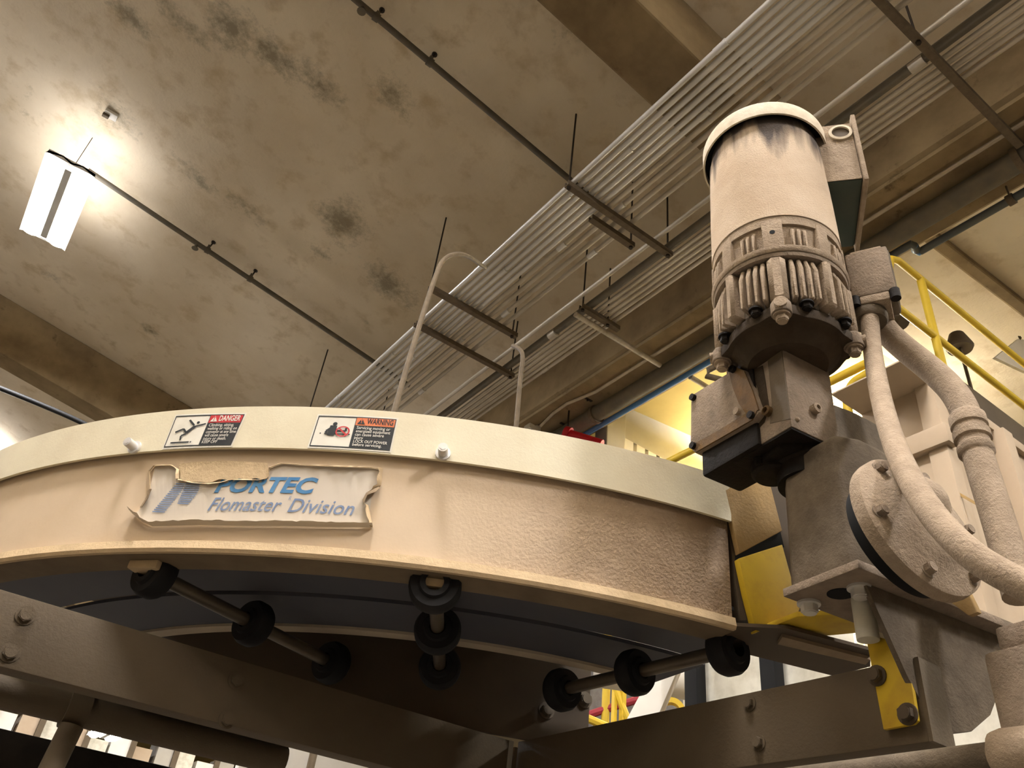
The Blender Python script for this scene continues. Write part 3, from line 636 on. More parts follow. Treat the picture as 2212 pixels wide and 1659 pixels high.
def curl(name, pts, h, w, m_, parent, jag=.25, out=.006):
    """torn strip standing off the panel along a pixel polyline"""
    a = MB(); fine_ = []
    for (ax, ay), (bx_, by) in zip(pts[:-1], pts[1:]):
        n = max(1, int(math.hypot(bx_-ax, by-ay)/9))
        for k in range(n): fine_.append((ax+(bx_-ax)*k/n, ay+(by-ay)*k/n))
    fine_.append(pts[-1]); rows = []
    for i, (px, py) in enumerate(fine_):
        j = random.uniform(-jag, jag); ww = w*(1+j)
        if callable(h): dx, dy = h(i/len(fine_))
        else: dx, dy = h
        rows.append([drum(px-dx*ww*.2, py-dy*ww*.2, .0004), drum(px+dx*ww*.3, py+dy*ww*.3, out*.8*(1+j)), drum(px+dx*ww, py+dy*ww, out*(1.25+j)), drum(px+dx*ww*.9, py+dy*ww*.9, out*(1.25+j)-.0016), drum(px+dx*ww*.25, py+dy*ww*.25, out*.8*(1+j)-.0016)])
    vs = [[a.b.verts.new(p) for p in r_] for r_ in rows]
    for i in range(len(vs)-1):
        for k in range(4): a.b.faces.new((vs[i][k], vs[i][k+1], vs[i+1][k+1], vs[i+1][k]))
    return a.build(name, m_, parent, smooth=True)
curl('torn_edge', [(580,1030),(584,1010),(610,1001),(660,1005),(740,1008),(800,1010),(824,1014)], (.05,.6), 7, M['skin'], lab, .45, .004)
curl('torn_edge', [(826,1014),(822,1050),(800,1066)], (-.8,.1), 8, M['skin'], lab, .5, .005)
curl('torn_edge', [(818,1052),(792,1066),(784,1082),(790,1090)], (.3,.8), 14, M['skin_d'], lab, .5, .006)
curl('torn_edge', [(795,1092),(800,1118),(806,1140)], (-.6,.1), 9, M['skin'], lab, .4, .004)
curl('torn_edge', [(326,1058),(324,1020),(335,1006),(372,1005),(390,1016),(388,1036)], lambda s_: (.5,.1) if s_ < .35 else ((.1,.6) if s_ < .7 else (-.5,.3)), 7, M['skin'], lab, .4, .004)
curl('torn_edge', [(388,1036),(420,1043),(455,1045),(480,1042),(500,1036),(560,1037),(580,1032)], (0,.7), 5, M['skin'], lab, .5, .003)
curl('peeled_lip', [(308,1126),(330,1137),(430,1134),(520,1136),(600,1136),(700,1138),(806,1139)], (0,-.5), 5, M['label'], lab, .15, .008)
curl('peeled_lip', [(288,1110),(300,1120),(312,1128)], (.2,-.5), 10, M['label'], lab, .2, .012)
curl('torn_edge', [(325,1060),(318,1078),(305,1098)], (.7,.2), 14, M['skin_d'], lab, .3, .006)
# lettering: quads read from the label's own rows of print
t3 = Sticker([(477,1031), (690,1031), (676,1067), (462,1064)], RL+.0012)
a = MB(); t3.text(a, 'PORTEC', 0, 1, -.30, .97, 0, .035, .12); a.build('lettering', M['ink_blue'], lab, smooth=False)
t4 = Sticker([(462,1077), (771,1086), (760,1114), (447,1104)], RL+.0012)
a = MB(); t4.text(a, 'Flomaster', 0, .505, -.32, 1.08, 0, .004, .10); t4.text(a, 'Division', .565, 1, -.32, 1.08, 0, .004, .10); t4.text(a, 'R', .535, .552, .85, 1.25, 0, 0, 0); a.build('lettering', M['ink_blue2'], lab, smooth=False)
a = MB(); strips(a, [(389,1006),(420,1000),(500,998),(583,1003),(584,1030),(574,1039),(552,1035),(536,1041),(520,1036),(497,1040),(478,1037),(455,1046),(430,1043),(405,1044),(390,1038)], .0028, 40); a.build('paint_skin', M['skin'], lab, smooth=False)
a = MB()
for k in range(17):
    y = 1107 - k*4.3; f_ = k/16.0
    x0, x1 = 330+f_*58, 357+f_*55+ (0 if k < 11 else -(k-10)*1.0)
    if y < 1043: continue
    a.face([drum(x0, y, .0012), drum(x1, y+1.0, .0012), drum(x1+.8, y-1.4, .0012), drum(x0+.8, y-2.4, .0012)])
for k in range(12):
    y = 1089 - k*4.2; f_ = k/11.0; x0 = 384+f_*20; x1 = 408+math.sin(min(1, f_*1.15)*PI/2)*24
    if y < 1044: continue
    a.face([drum(x0, y, .0012), drum(x1, y+1.0, .0012), drum(x1+.8, y-1.4, .0012), drum(x0+.8, y-2.4, .0012)])
a.build('striped_emblem', M['ink_blue2'], lab, smooth=False)

# ------------------------------------------------------------------ steel support under the curve
ZFT, ZFB = EYE.z+.517*S, EYE.z+.384*S; YL, XR = 1.845*S, 1.32*S
fr = empty('support_frame', (XR, YL, 0), 'brown steel channel frame carrying the belt curve on posts', 'frame')
def channel(name, p0, p1, inward, parent, m_, tw=.005, fl=.035):
    """channel beam with its web outside, flanges towards inward"""
    p0, p1, i = V(p0), V(p1), V(inward); h = ZFT-ZFB; a = MB(); z = V((0,0,1))
    prof = [V((0,0,0)), i*fl, i*fl+z*tw, i*tw+z*tw, i*tw+z*(h-tw), i*fl+z*(h-tw), i*fl+z*h, z*h]
    a.prism([p0+q for q in prof], p1-p0); return a.build(name, m_, parent, bevel=.0015)
bl = channel('channel_beam', (-1.6, YL, ZFB), (XR-.01, YL, ZFB), (0,1,0), fr, M['steel_dark'])
br = channel('channel_beam', (XR, YL-.005, ZFB), (XR, at_x(1994, 1530, XR).y, ZFB), (1,0,0), fr, M['steel_dark'])
ye_ = at_x(1994, 1530, XR).y; a = MB(); a.bb((XR, ye_-.004, ZFB), (XR+.035, ye_, ZFT)); a.build('end_plate', M['steel_dark'], fr)
for px, py in ((55,1330), (22,1410), (510,1470), (490,1555)):
    a = MB(); a.hexb(at_y(px, py, YL), (0,-1,0), .0075, .006); a.build('bolt', M['steel_dark'], bl)
for px, py in ((1620,1520), (1640,1605), (1897,1460)):
    a = MB(); a.hexb(at_x(px, py, XR), (-1,0,0), .006, .005); a.build('bolt', M['steel_dark'], br)
for x, y in ((XR+.025, YL+.028), (-1.5, YL+.03)):
    a = MB(); a.bb((x-.022, y-.022, 0), (x+.022, y+.022, ZFT-.004)); a.build('post', M['steel_dark'], fr, bevel=.003)
a = MB(); a.bb((XR-.012, YL-.001, ZFB-.05), (XR-.004, YL+.03, ZFT)); a.build('corner_gusset', M['panel_g'], fr, bevel=.001)
# return pipe frame lower left
yl2 = YL + .10
zt = at_y(200, 1470+70, yl2).z
t = empty('lower_rail', (-.4, yl2, at_y(0, 1500, yl2).z), 'round dusty rail under the left beam with a clamp bracket', 'rail')
a = MB(); q0, q1 = at_y(0, 1492, yl2), at_y(400, 1592, yl2); zr = (q0.z+q1.z)/2
xe_ = at_y(612, 1640, yl2).x; a.cyl((-1.5, yl2, zr), (xe_, yl2, zr), .0175, 16); a.build('rail_tube', M['steel_dark'], t)
cb_ = at_y(170, 1520, yl2); a = MB(); a.lathe((cb_.x, yl2, zr), (1,0,0), [(.0175,-.012), (.022,-.012), (.022,.012), (.0175,.012)], 18); a.build('clamp', M['steel_dark'], t)
a = MB(); a.tube([(cb_.x, yl2-.015, zr-.02), (cb_.x-.01, yl2-.02, zr-.14), (cb_.x-.02, yl2-.02, zr-.4)], .013, 12); a.build('drop_leg', M['steel_dark'], t)
yl3 = YL + .22
q = at_y(200, 1618, yl3); a = MB(); a.bb((-1.5, yl3, q.z-.05), (at_y(560, 1650, yl3).x, yl3+.05, q.z+.0))
tag(a.build('floor_beam', M['oily'], bevel=.003), 'dark square beam along the bottom left below the round rail', 'beam')
# right hand conduit low
yq = .52
t = empty('rigid_conduit', (.66, .2, EYE.z+.19), 'dusty tan conduit with a clamp sleeve along the bottom right', 'conduit')
xq = XR-.05; r0, r1 = at_x(1560, 1705, xq), at_x(2140, 1640, xq); zq = (r0.z+r1.z)/2
a = MB(); a.cyl((xq, r0.y+.5, zq+.0), (xq, -.6, zq), .0118, 18); a.build('tube', M['dust_d'], t)
s0, s1 = at_x(2138, 1600, xq), at_x(2300, 1560, xq)
a = MB(); a.lathe((xq, s0.y, zq), (0,-1,0), [(.0115,0), (.0180,.004), (.0198,.012), (.0198,.07), (.0115,.075)], 20); a.build('coupling', M['dust_l'], t)
# ------------------------------------------------------------------ the drive
psi = rad(-7); ex = V((math.cos(psi), math.sin(psi), 0)); ey = V((-math.sin(psi), math.cos(psi), 0)); ez = V((0,0,1))
def horiz(px, py): d = ray(px, py); return V((d.x, d.y, 0)).normalized()
DM = 1.46*S
mdir = horiz(1668, 500); MX = mdir*DM; tow = -mdir; side_ = ez.cross(tow)      # tow: from the axis towards the viewer; side_: to the viewer's right
def mz(px, py, r): return at_d(px, py, DM-r).z
RB = .145*S
z_lip_t, z_lip_b = mz(1660, 219, .151*S), mz(1660, 246, .151*S)
z_seam, z_ring_t, z_ring, z_fin_t, z_fin_b = mz(1670, 463, RB), mz(1668, 484, RB), mz(1668, 540, RB), mz(1668, 556, RB), mz(1680, 642, RB)
z_lug = mz(1690, 664, .13*S)
mo = empty('drive_motor', V((MX.x, MX.y, z_lug-.012)), 'upright electric motor coated in pale dust with cooling fins at its foot', 'motor')
o3 = lambda z: V((MX.x, MX.y, z))
a = MB(); a.lathe(o3(0), ez, [(0, z_seam-.002), (RB, z_seam-.002), (RB*.985, z_seam+.08), (RB*.955, z_lip_b-.012), (RB*.93, z_lip_b-.002), (RB*.92, z_lip_b+.012), (RB*.9, z_lip_b+.014), (0, z_lip_b+.014)], 64, ref=tow); a.build('motor_body', M['motor'], mo)
a = MB(); a.lathe(o3(0), ez, [(.150*S, z_lip_b), (.1545*S, z_lip_b), (.1545*S, z_lip_t-.003), (.152*S, z_lip_t), (.10*S, z_lip_t+.002), (0, z_lip_t+.002), (0, z_lip_t-.002), (.10*S, z_lip_t-.003), (.149*S, z_lip_t-.004), (.150*S, z_lip_b)], 64, ref=tow); a.build('fan_cover', M['lidpaint'], mo)
a = MB(); a.lathe(o3(0), ez, [(RB*1.02, z_lip_b+.010), (RB*1.02, z_lip_b+.014), (0, z_lip_b+.014), (0, z_lip_b+.010)], 64); a.build('fan_gap', M['void'], mo)
a = MB(); a.lathe(o3(0), ez, [(0, z_ring_t), (RB*.985, z_ring_t), (RB*.985, z_seam-.003), (0, z_seam-.003)], 64); a.build('seam_ring', M['dust_l'], mo)
# lower frame: core, rings and fins
rc = RB*.80
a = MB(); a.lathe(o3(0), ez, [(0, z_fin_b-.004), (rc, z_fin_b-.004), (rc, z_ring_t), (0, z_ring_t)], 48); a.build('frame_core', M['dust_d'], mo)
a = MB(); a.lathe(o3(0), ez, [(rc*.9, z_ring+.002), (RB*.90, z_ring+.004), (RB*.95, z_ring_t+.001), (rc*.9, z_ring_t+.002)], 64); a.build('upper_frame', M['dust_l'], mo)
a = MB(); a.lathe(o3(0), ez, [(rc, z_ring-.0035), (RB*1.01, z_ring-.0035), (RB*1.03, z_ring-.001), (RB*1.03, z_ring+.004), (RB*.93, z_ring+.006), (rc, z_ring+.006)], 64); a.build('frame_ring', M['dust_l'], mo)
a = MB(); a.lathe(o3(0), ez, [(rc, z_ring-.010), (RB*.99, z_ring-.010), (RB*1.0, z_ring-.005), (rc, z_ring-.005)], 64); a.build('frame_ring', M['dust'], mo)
def polar(r, an, z): return o3(z) + (tow*math.cos(an) + side_*math.sin(an))*r
def fin(an, za, zb_, r0, r1, th, taper, m_, name='cooling_fin'):
    d = tow*math.cos(an)+side_*math.sin(an); s_ = ez.cross(d)
    pts = [polar(r0, an, za), polar(r1, an, za), polar(r1, an, za+(zb_-za)*.72), polar(r1-taper, an, zb_), polar(r0, an, zb_)]
    a = MB(); a.prism([p - s_*th/2 for p in pts], s_*th); return a.build(name, m_, mo, bevel=th*.28, bseg=1)
for seg in range(8):
    b0 = seg*PI/4
    wide = seg % 2 == 0
    fin(b0, z_fin_b-.004, z_fin_t+.004, rc*.95, RB*1.02, .021 if wide else .013, .0, M['dust_l'], 'frame_rib')
    for k, off in enumerate((13.0, 20.0, 26.5, 33.0)):
        fin(b0+rad(off), z_fin_b, z_fin_t+.001, rc*.95, RB*1.0, .0052, .006, M['dust_l'])
    for k, off in enumerate((17.0, 22.5, 28.0)):
        fin(b0+rad(off), z_ring+.004, z_ring_t+.002, rc*.95, RB*.99, .0042, .008, M['dust_l'])
    if wide or True:
        d = tow*math.cos(b0)+side_*math.sin(b0); s_ = ez.cross(d)
        a = MB(); a.box(polar(RB*.90, b0, (z_ring+z_ring_t)/2+.004), (.016, .024 if wide else .016, (z_ring_t-z_ring)+.006), (d, s_, ez)); o = a.build('frame_lug', M['dust_l'], mo, bevel=.0015)
        if wide:
            a = MB(); a.cyl(polar(RB*.90+.0079, b0, (z_ring+z_ring_t)/2+.008), polar(RB*.90+.0084, b0, (z_ring+z_ring_t)/2+.008), .0032, 14); a.build('bolt_hole', M['void'], o)
# end shield: scalloped square flange with four ears
a = MB(); pts = []
for k in range(96):
    an = 2*PI*k/96; c4 = math.cos(4*an)
    pts.append(polar(RB*(.86 + .10*max(0, c4)**1.5), an, z_lug-.012))
a.prism(pts, (0, 0, .014)); a.build('end_shield', M['grime'], mo, bevel=.002)
a = MB(); a.lathe(o3(0), ez, [(0, z_lug-.030), (.045, z_lug-.030), (.060, z_lug-.014), (RB*.8, z_lug-.010), (RB*.8, z_fin_b), (0, z_fin_b)], 48); a.build('end_bell', M['grime'], mo)
for seg in range(4):
    b0 = seg*PI/2; d = tow*math.cos(b0)+side_*math.sin(b0)
    a = MB(); a.lathe(polar(RB*.93, b0, z_lug-.013), ez, [(0,0), (.0115, 0), (.0115, .014), (.008, .020), (0, .020)], 20); a.build('ear', M['dust'], mo, bevel=.001)
    a = MB(); a.hexb(polar(RB*.93, b0, z_lug-.013), (0,0,-1), .0070, .009); a.cyl(polar(RB*.93, b0, z_lug-.004), polar(RB*1.10, b0, z_lug-.004), .0072, 14); a.build('bolt', M['dust_l'], mo)
for seg in range(8):
    b0 = rad(22.5)+seg*PI/4
    a = MB(); a.hexb(polar(RB*.90, b0, z_fin_b-.003), (0,0,-1), .006, .008); a.build('bolt', M['oily'], mo)
# terminal box on the motor's right flank
bd = (side_*.94 + tow*.34).normalized(); bt = ez.cross(bd)          # bd: away from the motor, bt: along its flank
zt0, zt1 = at_d(1860, 390, DM-.01).z, at_d(1800, 270, DM-.01).z
bt = ez.cross(side_); 
bl_ = horiz(1800, 400)
fn = -V((math.cos(rad(40)), math.sin(rad(40)), 0)); fr_ = ez.cross(fn)   # box front faces the viewer, fr_ to the viewer's right
f0 = at_d(1790, 393, DM-.012); PL = lambda px, py: at_plane(px, py, f0, fn)
c0, c1, c2_, c3 = PL(1774, 396), PL(1864, 389), PL(1836, 268), PL(1768, 274)
zl, zh = (c0.z+c1.z)/2, (c2_.z+c3.z)/2
x0 = (PL(1775, 340)-f0).dot(fr_); x1 = (PL(1853, 335)-f0).dot(fr_); dp = .122
bo = empty('terminal_box', f0 + fr_*(x0+x1)/2 - fn*dp/2, 'grey green terminal box on the motor flank with a round knockout', 'box')
def P3(x, y, z): return V((f0.x, f0.y, 0)) + fr_*x - fn*y + ez*z
a = MB(); a.prism([P3(x0-.02, 0, zl), P3(x1, 0, zl), P3(x1, dp, zl), P3(x0-.02, dp, zl)], (0, 0, zh-zl)); a.build('case', M['green'], bo, bevel=.004)
a = MB(); a.prism([P3(x0-.012, -.0012, zl+.002), P3(x1-.001, -.0012, zl+.002), P3(x1-.001, -.0012, zh-.001), P3(x0-.012, -.0012, zh-.001)], -fn*.001); a.build('dust_face', M['dust_l'], bo)
a = MB(); a.prism([P3(x1, -.006, zl-.006), P3(x1+.006, -.006, zl-.006), P3(x1+.006, dp+.006, zl-.006), P3(x1, dp+.006, zl-.006)], (0, 0, zh-zl+.018)); a.build('lid', M['dust_l'], bo, bevel=.0015)
hc = PL(1815, 290); a = MB(); a.lathe(hc-fn*-.0005, fn, [(.0155,0), (.0155,.0035), (.0115,.004), (.0115,.0)], 28); a.build('knockout_ring', M['lidpaint'], bo)
a = MB(); a.cyl(hc+fn*.0006, hc+fn*.0016, .0117, 24); a.build('knockout', M['brown'], bo)

# right angle gearbox below the motor
GN = at_d(1700, 830, 1.40*S); GN = V((GN.x, GN.y, 0)); k_ = 1.40/1.45*S
gz1, gz0 = at_d(1690, 742, 1.40*S).z+.012, at_d(1712, 920, 1.40*S).z
def G(x, y, z): return GN + ex*x + ey*y + ez*z
gb = empty('angle_gearbox', G(.05, .08, gz0), 'block shaped gearbox under the motor with a rusty oil streak and black oily underside', 'gearbox')
wx, wy = .138*k_, .135*k_
a = MB(); a.prism([G(0, 0, gz0), G(wx, 0, gz0), G(wx, wy*1.35, gz0), G(0, wy*1.35, gz0)], (0, 0, gz1-gz0)); a.build('housing', M['dust'], gb, bevel=.004)
a = MB(); a.prism([G(.002, .002, gz0-.002), G(wx-.002, .002, gz0-.002), G(wx-.002, wy*1.3, gz0-.002), G(.002, wy*1.3, gz0-.002)], (0, 0, .003)); a.build('oily_base', M['oily'], gb, bevel=.001)
a = MB(); a.lathe(G(wx*.55, wy*.6, gz1-.002), ez, [(.052, 0), (.047, .012), (.047, .05), (0, .05)], 40); a.build('neck', M['oily'], gb)
gy0, gy1 = .108*k_, .285*k_; gzt, gzl = gz0+.215*k_, gz0+.045*k_
# cover block to the left with a slanting bottom
cvz = lambda q: at_plane(*q, GN + V((0,0,EYE.z)), ex)
cpts = [(1505, 860), (1605, 800), (1622, 806), (1655, 896), (1640, 915), (1515, 985), (1504, 975)]
w3 = [cvz(q) - ex*.010 for q in cpts]
a = MB(); a.prism(w3, ex*.020); a.build('cover_plate', M['dust'], gb, bevel=.003)
b3 = [cvz(q) for q in [(1510, 866), (1612, 800), (1690, 770), (1700, 925), (1640, 940), (1506, 1012)]]
a = MB(); bx0, bx1, by0, by1 = -.004, .103*k_, .085*k_, .262*k_; a.prism([G(bx0, by0, gz0-.001), G(bx1, by0, gz0-.001), G(bx1, by1, gz0-.001), G(bx0, by1, gz0-.001)], (0, 0, .205*k_)); a.build('cover_housing', M['oily'], gb, bevel=.004)
a = MB(); s3 = [cvz(q) - ex*.0108 for q in [(1590, 812), (1606, 801), (1622, 808), (1640, 850), (1654, 892), (1632, 908), (1612, 880), (1598, 845)]]
a.prism(s3, ex*.002); a.build('rust_streak', M['rust'], gb, smooth=False)
a = MB(); s3 = [cvz(q) - ex*.0108 for q in [(1512, 966), (1570, 935), (1630, 898), (1650, 896), (1640, 914), (1516, 984)]]
a.prism(s3, ex*.002); a.build('rust_streak', M['rust'], gb, smooth=False)
a = MB(); s3 = [cvz(q) - ex*.0008 for q in [(1626, 800), (1648, 790), (1655, 830), (1662, 880), (1652, 912), (1640, 925), (1640, 850)]]
a.prism(s3, ex*.002); a.build('oil_streak', M['grime'], gb, smooth=False)
a = MB(); s3 = [cvz(q) - ex*.0006 for q in [(1658, 770), (1688, 750), (1707, 905), (1664, 915), (1668, 870)]]
a.prism(s3, ex*.0012); a.build('bare_patch', M['steel_dark'], gb, smooth=False)
for px, py in ((1513, 866), (1600, 806), (1514, 970), (1640, 905), (1610, 897)):
    p = cvz((px, py)) - ex*.010; a = MB(); a.cyl(p, p-ex*.005, .0045, 14); a.cyl(p-ex*.005, p-ex*.0052, .0022, 6); a.build('cap_screw', M['oily'] if px != 1610 else M['dust_l'], gb)
p = cvz((1662, 890)); a = MB(); a.lathe(p, -ex, [(.006,0), (.006,.006), (.0035,.007), (.0035,.002)], 16); a.build('drain_plug', M['rust'], gb)
rf = lambda px, py: at_plane(px, py, GN + V((0,0,EYE.z)), ey)
for px, py in ((1757, 886), (1722, 906)):
    p = rf(px, py); a = MB(); a.lathe(p, -ey, [(.006,0), (.006,.007), (.003,.008), (.003,.003)], 16) if px == 1757 else a.ball(p, .003); a.build('vent_plug', M['dust_l'], gb)
fc = G(wx*.9, wy*.45, gz0-.006)
a = MB(); a.lathe(G(.02, .05, gz0-.003)+ex*.02+ey*.02, -ez, [(0,.014), (.020,.014), (.024,.010), (.024,0)], 28); a.build('base_boss', M['oily'], gb)
a = MB(); a.prism([G(.012, .030, gz0-.009), G(.030, .015, gz0-.009), G(.034, .03, gz0-.009), G(.03, .062, gz0-.009), G(.016, .062, gz0-.009)], (0, 0, .008)); a.build('cast_rib', M['oily'], gb, bevel=.002)
p = at_z(1640, 992, gz0-.002); a = MB(); a.hexb(p, -ez, .0055, .008); a.build('bolt', M['oily'], gb)
# output flange, round, joining the reducer
oc = at_d(1768, 945, 1.46*S)
a = MB(); a.lathe(G(wx*.62+.024, wy*.55, gz0), -ez, [(0,-.004), (.043,-.004), (.043,.010), (.039,.012), (.039,.03), (0,.03)], 40); a.build('output_flange', M['oily'], gb)

# shaft reducer standing on the bracket plate
PD = 1.38*S
PA = at_d(1855, 1226, PD); zp0 = PA.z; zp1 = at_d(1855, 1207, PD).z
PA = V((PA.x, PA.y, 0))
def Q(x, y, z): return PA + ex*x + ey*y + ez*z
rd = empty('shaft_reducer', Q(.08, .05, zp1), 'dust caked reducer housing with a bolted round cover above the bracket plate', 'reducer')
pr = lambda px, py, off=0.0: at_plane(px, py, Q(0, .012+off, EYE.z), ey)
zr1 = gz0 - .004
body = [(.012, .018), (.040, .006), (.075, .006), (.125, .012), (.16, .03), (.16, .085), (.10, .11), (.03, .11), (.012, .09)]
a = MB()
rows = []
for f_, zz in ((1.0, zp1), (1.0, zp1+.02), (.985, zp1+.05), (.97, zp1+.09), (.95, zr1-.005), (.80, zr1+.004)):
    cx_, cy_ = .085, .06; rows.append([a.b.verts.new(Q(cx_+(x-cx_)*f_, cy_+(y-cy_)*f_, zz)) for x, y in body])
for i in range(len(rows)-1):
    for j in range(len(body)): a.b.faces.new((rows[i][j], rows[i][(j+1)%len(body)], rows[i+1][(j+1)%len(body)], rows[i+1][j]))
a.b.faces.new(rows[0][::-1]); a.b.faces.new(rows[-1]); a.build('housing', M['dust_d'], rd, bevel=.004)
# round cover: a disc whose face looks to the viewer's right and a little up
fc0 = at_d(1993, 1130, 1.28*S)
vw = (EYE-fc0).normalized(); cr = ROT @ V((1,0,0)); cr = (cr-vw*cr.dot(vw)).normalized(); cu_ = vw.cross(cr)
fnn = (vw*.45 + (cr*.84 + cu_*.55)*.893).normalized()
fa = (ez - fnn*ez.dot(fnn)).normalized(); fb = fa.cross(fnn)
Rc = .066
a = MB(); a.lathe(fc0, fnn, [(0,-.030), (Rc*.82,-.030), (Rc*.86,-.020), (Rc*.86,-.016)], 56); a.build('gasket_gap', M['void'], rd)
a = MB(); a.lathe(fc0, fnn, [(Rc*.88,-.016), (Rc*.99,-.014), (Rc,-.010), (Rc*.99,-.002), (Rc*.93, .001), (Rc*.70,.004), (Rc*.62,.010), (Rc*.35,.014), (0,.014)], 64); a.build('round_cover', M['dust_l'], rd)
for k in range(6):
    an = 2*PI*k/6+.35; p = fc0 + (fa*math.cos(an)+fb*math.sin(an))*Rc*.84
    a = MB(); a.hexb(p, fnn, .0052, .007); a.build('bolt', M['dust'], rd)
hb = fc0 + fnn*.010 + cr*.0 + cu_*.016
a = MB(); a.lathe(hb, fnn, [(.020,0), (.019,.004), (.014,.007), (.011,.009), (0,.010)], 24); a.build('hub', M['dust_l'], rd)
bp_ = lambda px, py: at_plane(px, py, Q(0, .075, EYE.z), ey)
a = MB(); a.prism([bp_(*q) for q in [(1800,872), (1850,892), (1905,922), (1965,985), (1995,1060), (1900,1150), (1800,1100)]], ey*.02); a.build('rear_casing', M['dust_d'], rd, bevel=.003)
# bracket plate and its web
bk = empty('mounting_bracket', Q(.12, .05, zp0-.12), 'steel bracket plate under the reducer with a tapered web and bright bolt heads', 'bracket')
lx, ly = .228, .094
a = MB(); a.prism([Q(0, 0, zp0), Q(lx, 0, zp0), Q(lx, ly, zp0), Q(0, ly, zp0)], (0, 0, zp1-zp0)); a.build('top_plate', M['dust'], bk, bevel=.0012)
wb = lambda px, py: at_plane(px, py, Q(0, .018, EYE.z), ey)
wpts = [wb(*q) for q in [(1880, 1330), (2180, 1378), (2168, 1470), (2140, 1545), (2100, 1580), (2030, 1588), (1960, 1460)]]
for q in wpts[:2]: q.z = zp0 - .0005
a = MB(); a.prism(wpts, ey*.006); a.build('web_plate', M['dust_d'], bk, bevel=.001)
for px, py, r in ((1856, 1268, .0085), (1747, 1302, .0085), (2058, 1352, .008)):
    p = at_z(px, py, zp0); a = MB(); a.hexb(p, -ez, r, .010); a.build('bolt', M['galv'] if px < 2000 else M['dust_d'], bk)
p = at_z(1816, 1282, zp0); a = MB(); a.lathe(p, -ez, [(0,.0008), (.013,.0008), (.013,0)], 24); a.build('slot_hole', M['void'], bk)
p = at_z(1862, 1292, zp0); a = MB(); a.cyl(p, p-ez*.042, .0105, 24); a.build('spacer_tube', M['white_s'], bk, bevel=.001)
# dusty upright at the right edge
u0 = at_d(2190, 1470, 1.33*S)
t = empty('dusty_upright', V((u0.x, u0.y, 0)), 'rough dust caked upright post at the right edge below the flexible conduits', 'post')
a = MB(); uc = V((u0.x, u0.y, 0)) + ex*.012 + cr*.012; zt_ = at_d(2190, 1392, 1.33*S).z
a.prism([uc+ex*q+ey*w for q, w in ((-.02,-.02), (.05,-.02), (.05,.03), (-.02,.03))], (0, 0, zt_)); a.build('post_tube', M['dust'], t, bevel=.006)
a = MB(); a.prism([uc+ex*q+ey*w+ez*zt_ for q, w in ((-.012,-.012), (.04,-.012), (.04,.02), (-.012,.02))], (0, 0, .02)); a.build('post_cap', M['dust'], t, bevel=.004)
# yellow tail guards on the tangent run
def guard(name, quad, m_, label, th=.004, off=.002):
    a = MB(); a.prism([tang(px, py, off) for px, py in quad], -rn*th); return tag(a.build(name, m_, bevel=.0012), label, 'guard')
guard('yellow_guard', [(1566, 1058), (1655, 1010), (1690, 1146), (1597, 1196)], M['yellow_d'], 'dusty pale yellow guard plate below the gearbox, above the black gap', .008, .004)
guard('yellow_guard', [(1596, 1206), (1690, 1176), (1728, 1315), (1718, 1338), (1634, 1366), (1612, 1280)], M['yellow'], 'bright yellow guard block below the black gap at the drive end', .010, .006)
a = MB(); a.prism([tang(px, py, -.006) for px, py in [(1560, 1040), (1720, 1000), (1745, 1330), (1600, 1340)]], -rn*.02)
tag(a.build('pulley_guard', M['brown']), 'dark brown tail plate behind the yellow guards', 'guard')
pe = tang(1645, 1180, -.002); a = MB(); a.prism([tang(px, py, -.004) for px, py in [(1590,1190), (1684,1140), (1694,1182), (1640,1210), (1590,1214)]], -rn*.02)
tag(a.build('gap_shade', M['void']), 'flat black slab standing in for the shade in the gap between the yellow guards', 'roller')  # black slab painted as the darkness of the gap
ts = empty('tail_section', tang(1700, 1390), 'tan tail flange running on from the curve to the yellow strap', 'flange')
zq_ = ZB
g = [at_z(px, py, zq_) for px, py in [(1575, 1352), (1700, 1358), (1880, 1405), (1880, 1440), (1800, 1460), (1560, 1400)]]
a = MB(); a.prism(g, (0, 0, .004)); a.build('flange_plate', M['brown'], ts)
g = [at_z(px, py, zq_-.004) for px, py in [(1690, 1376), (1880, 1425), (1870, 1436), (1680, 1392)]]
a = MB(); a.prism(g, (0, 0, .004)); a.build('flange_rib', M['skin_d'], ts)
g = [at_z(px, py, zq_+.006) for px, py in [(1635, 1366), (1722, 1332), (1840, 1326), (1900, 1345), (1868, 1366), (1700, 1382)]]
a = MB(); a.prism(g, (0, 0, .006)); tag(a.build('flat_bracket', M['yellow'], bevel=.001), 'flat yellow arm under the drive between guard block and strap', 'bracket')
xs_ = XR-.008
st = empty('yellow_strap', at_x(1930, 1480, xs_), 'yellow strap bolted across the right beam', 'strap')
g = [at_x(px, py, xs_) for px, py in [(1868, 1366), (1925, 1384), (1968, 1470), (1981, 1556), (1972, 1564), (1908, 1576), (1890, 1480)]]
a = MB(); a.prism(g, (.005, 0, 0)); a.build('strap_plate', M['yellow'], st, bevel=.001)
for px, py, m_ in ((1895, 1460, 'brown'), (1962, 1543, 'brown')):
    a = MB(); a.hexb(at_x(px, py, xs_), (-1,0,0), .0072, .007); a.build('bolt', M[m_], st)
a = MB(); g = [at_x(px, py, 1.20) for px, py in [(2075, 1285), (2090, 1278), (2115, 1320), (2100, 1330)]]
tag(a.prism([at_d(px, py, 1.42*S) for px, py in [(2052, 1300), (2072, 1240), (2112, 1322), (2092, 1330)]], ex*.006).build('yellow_clip', M['yellow_d'], bevel=.001), 'small dusty yellow clip standing on the bracket plate', 'clip')
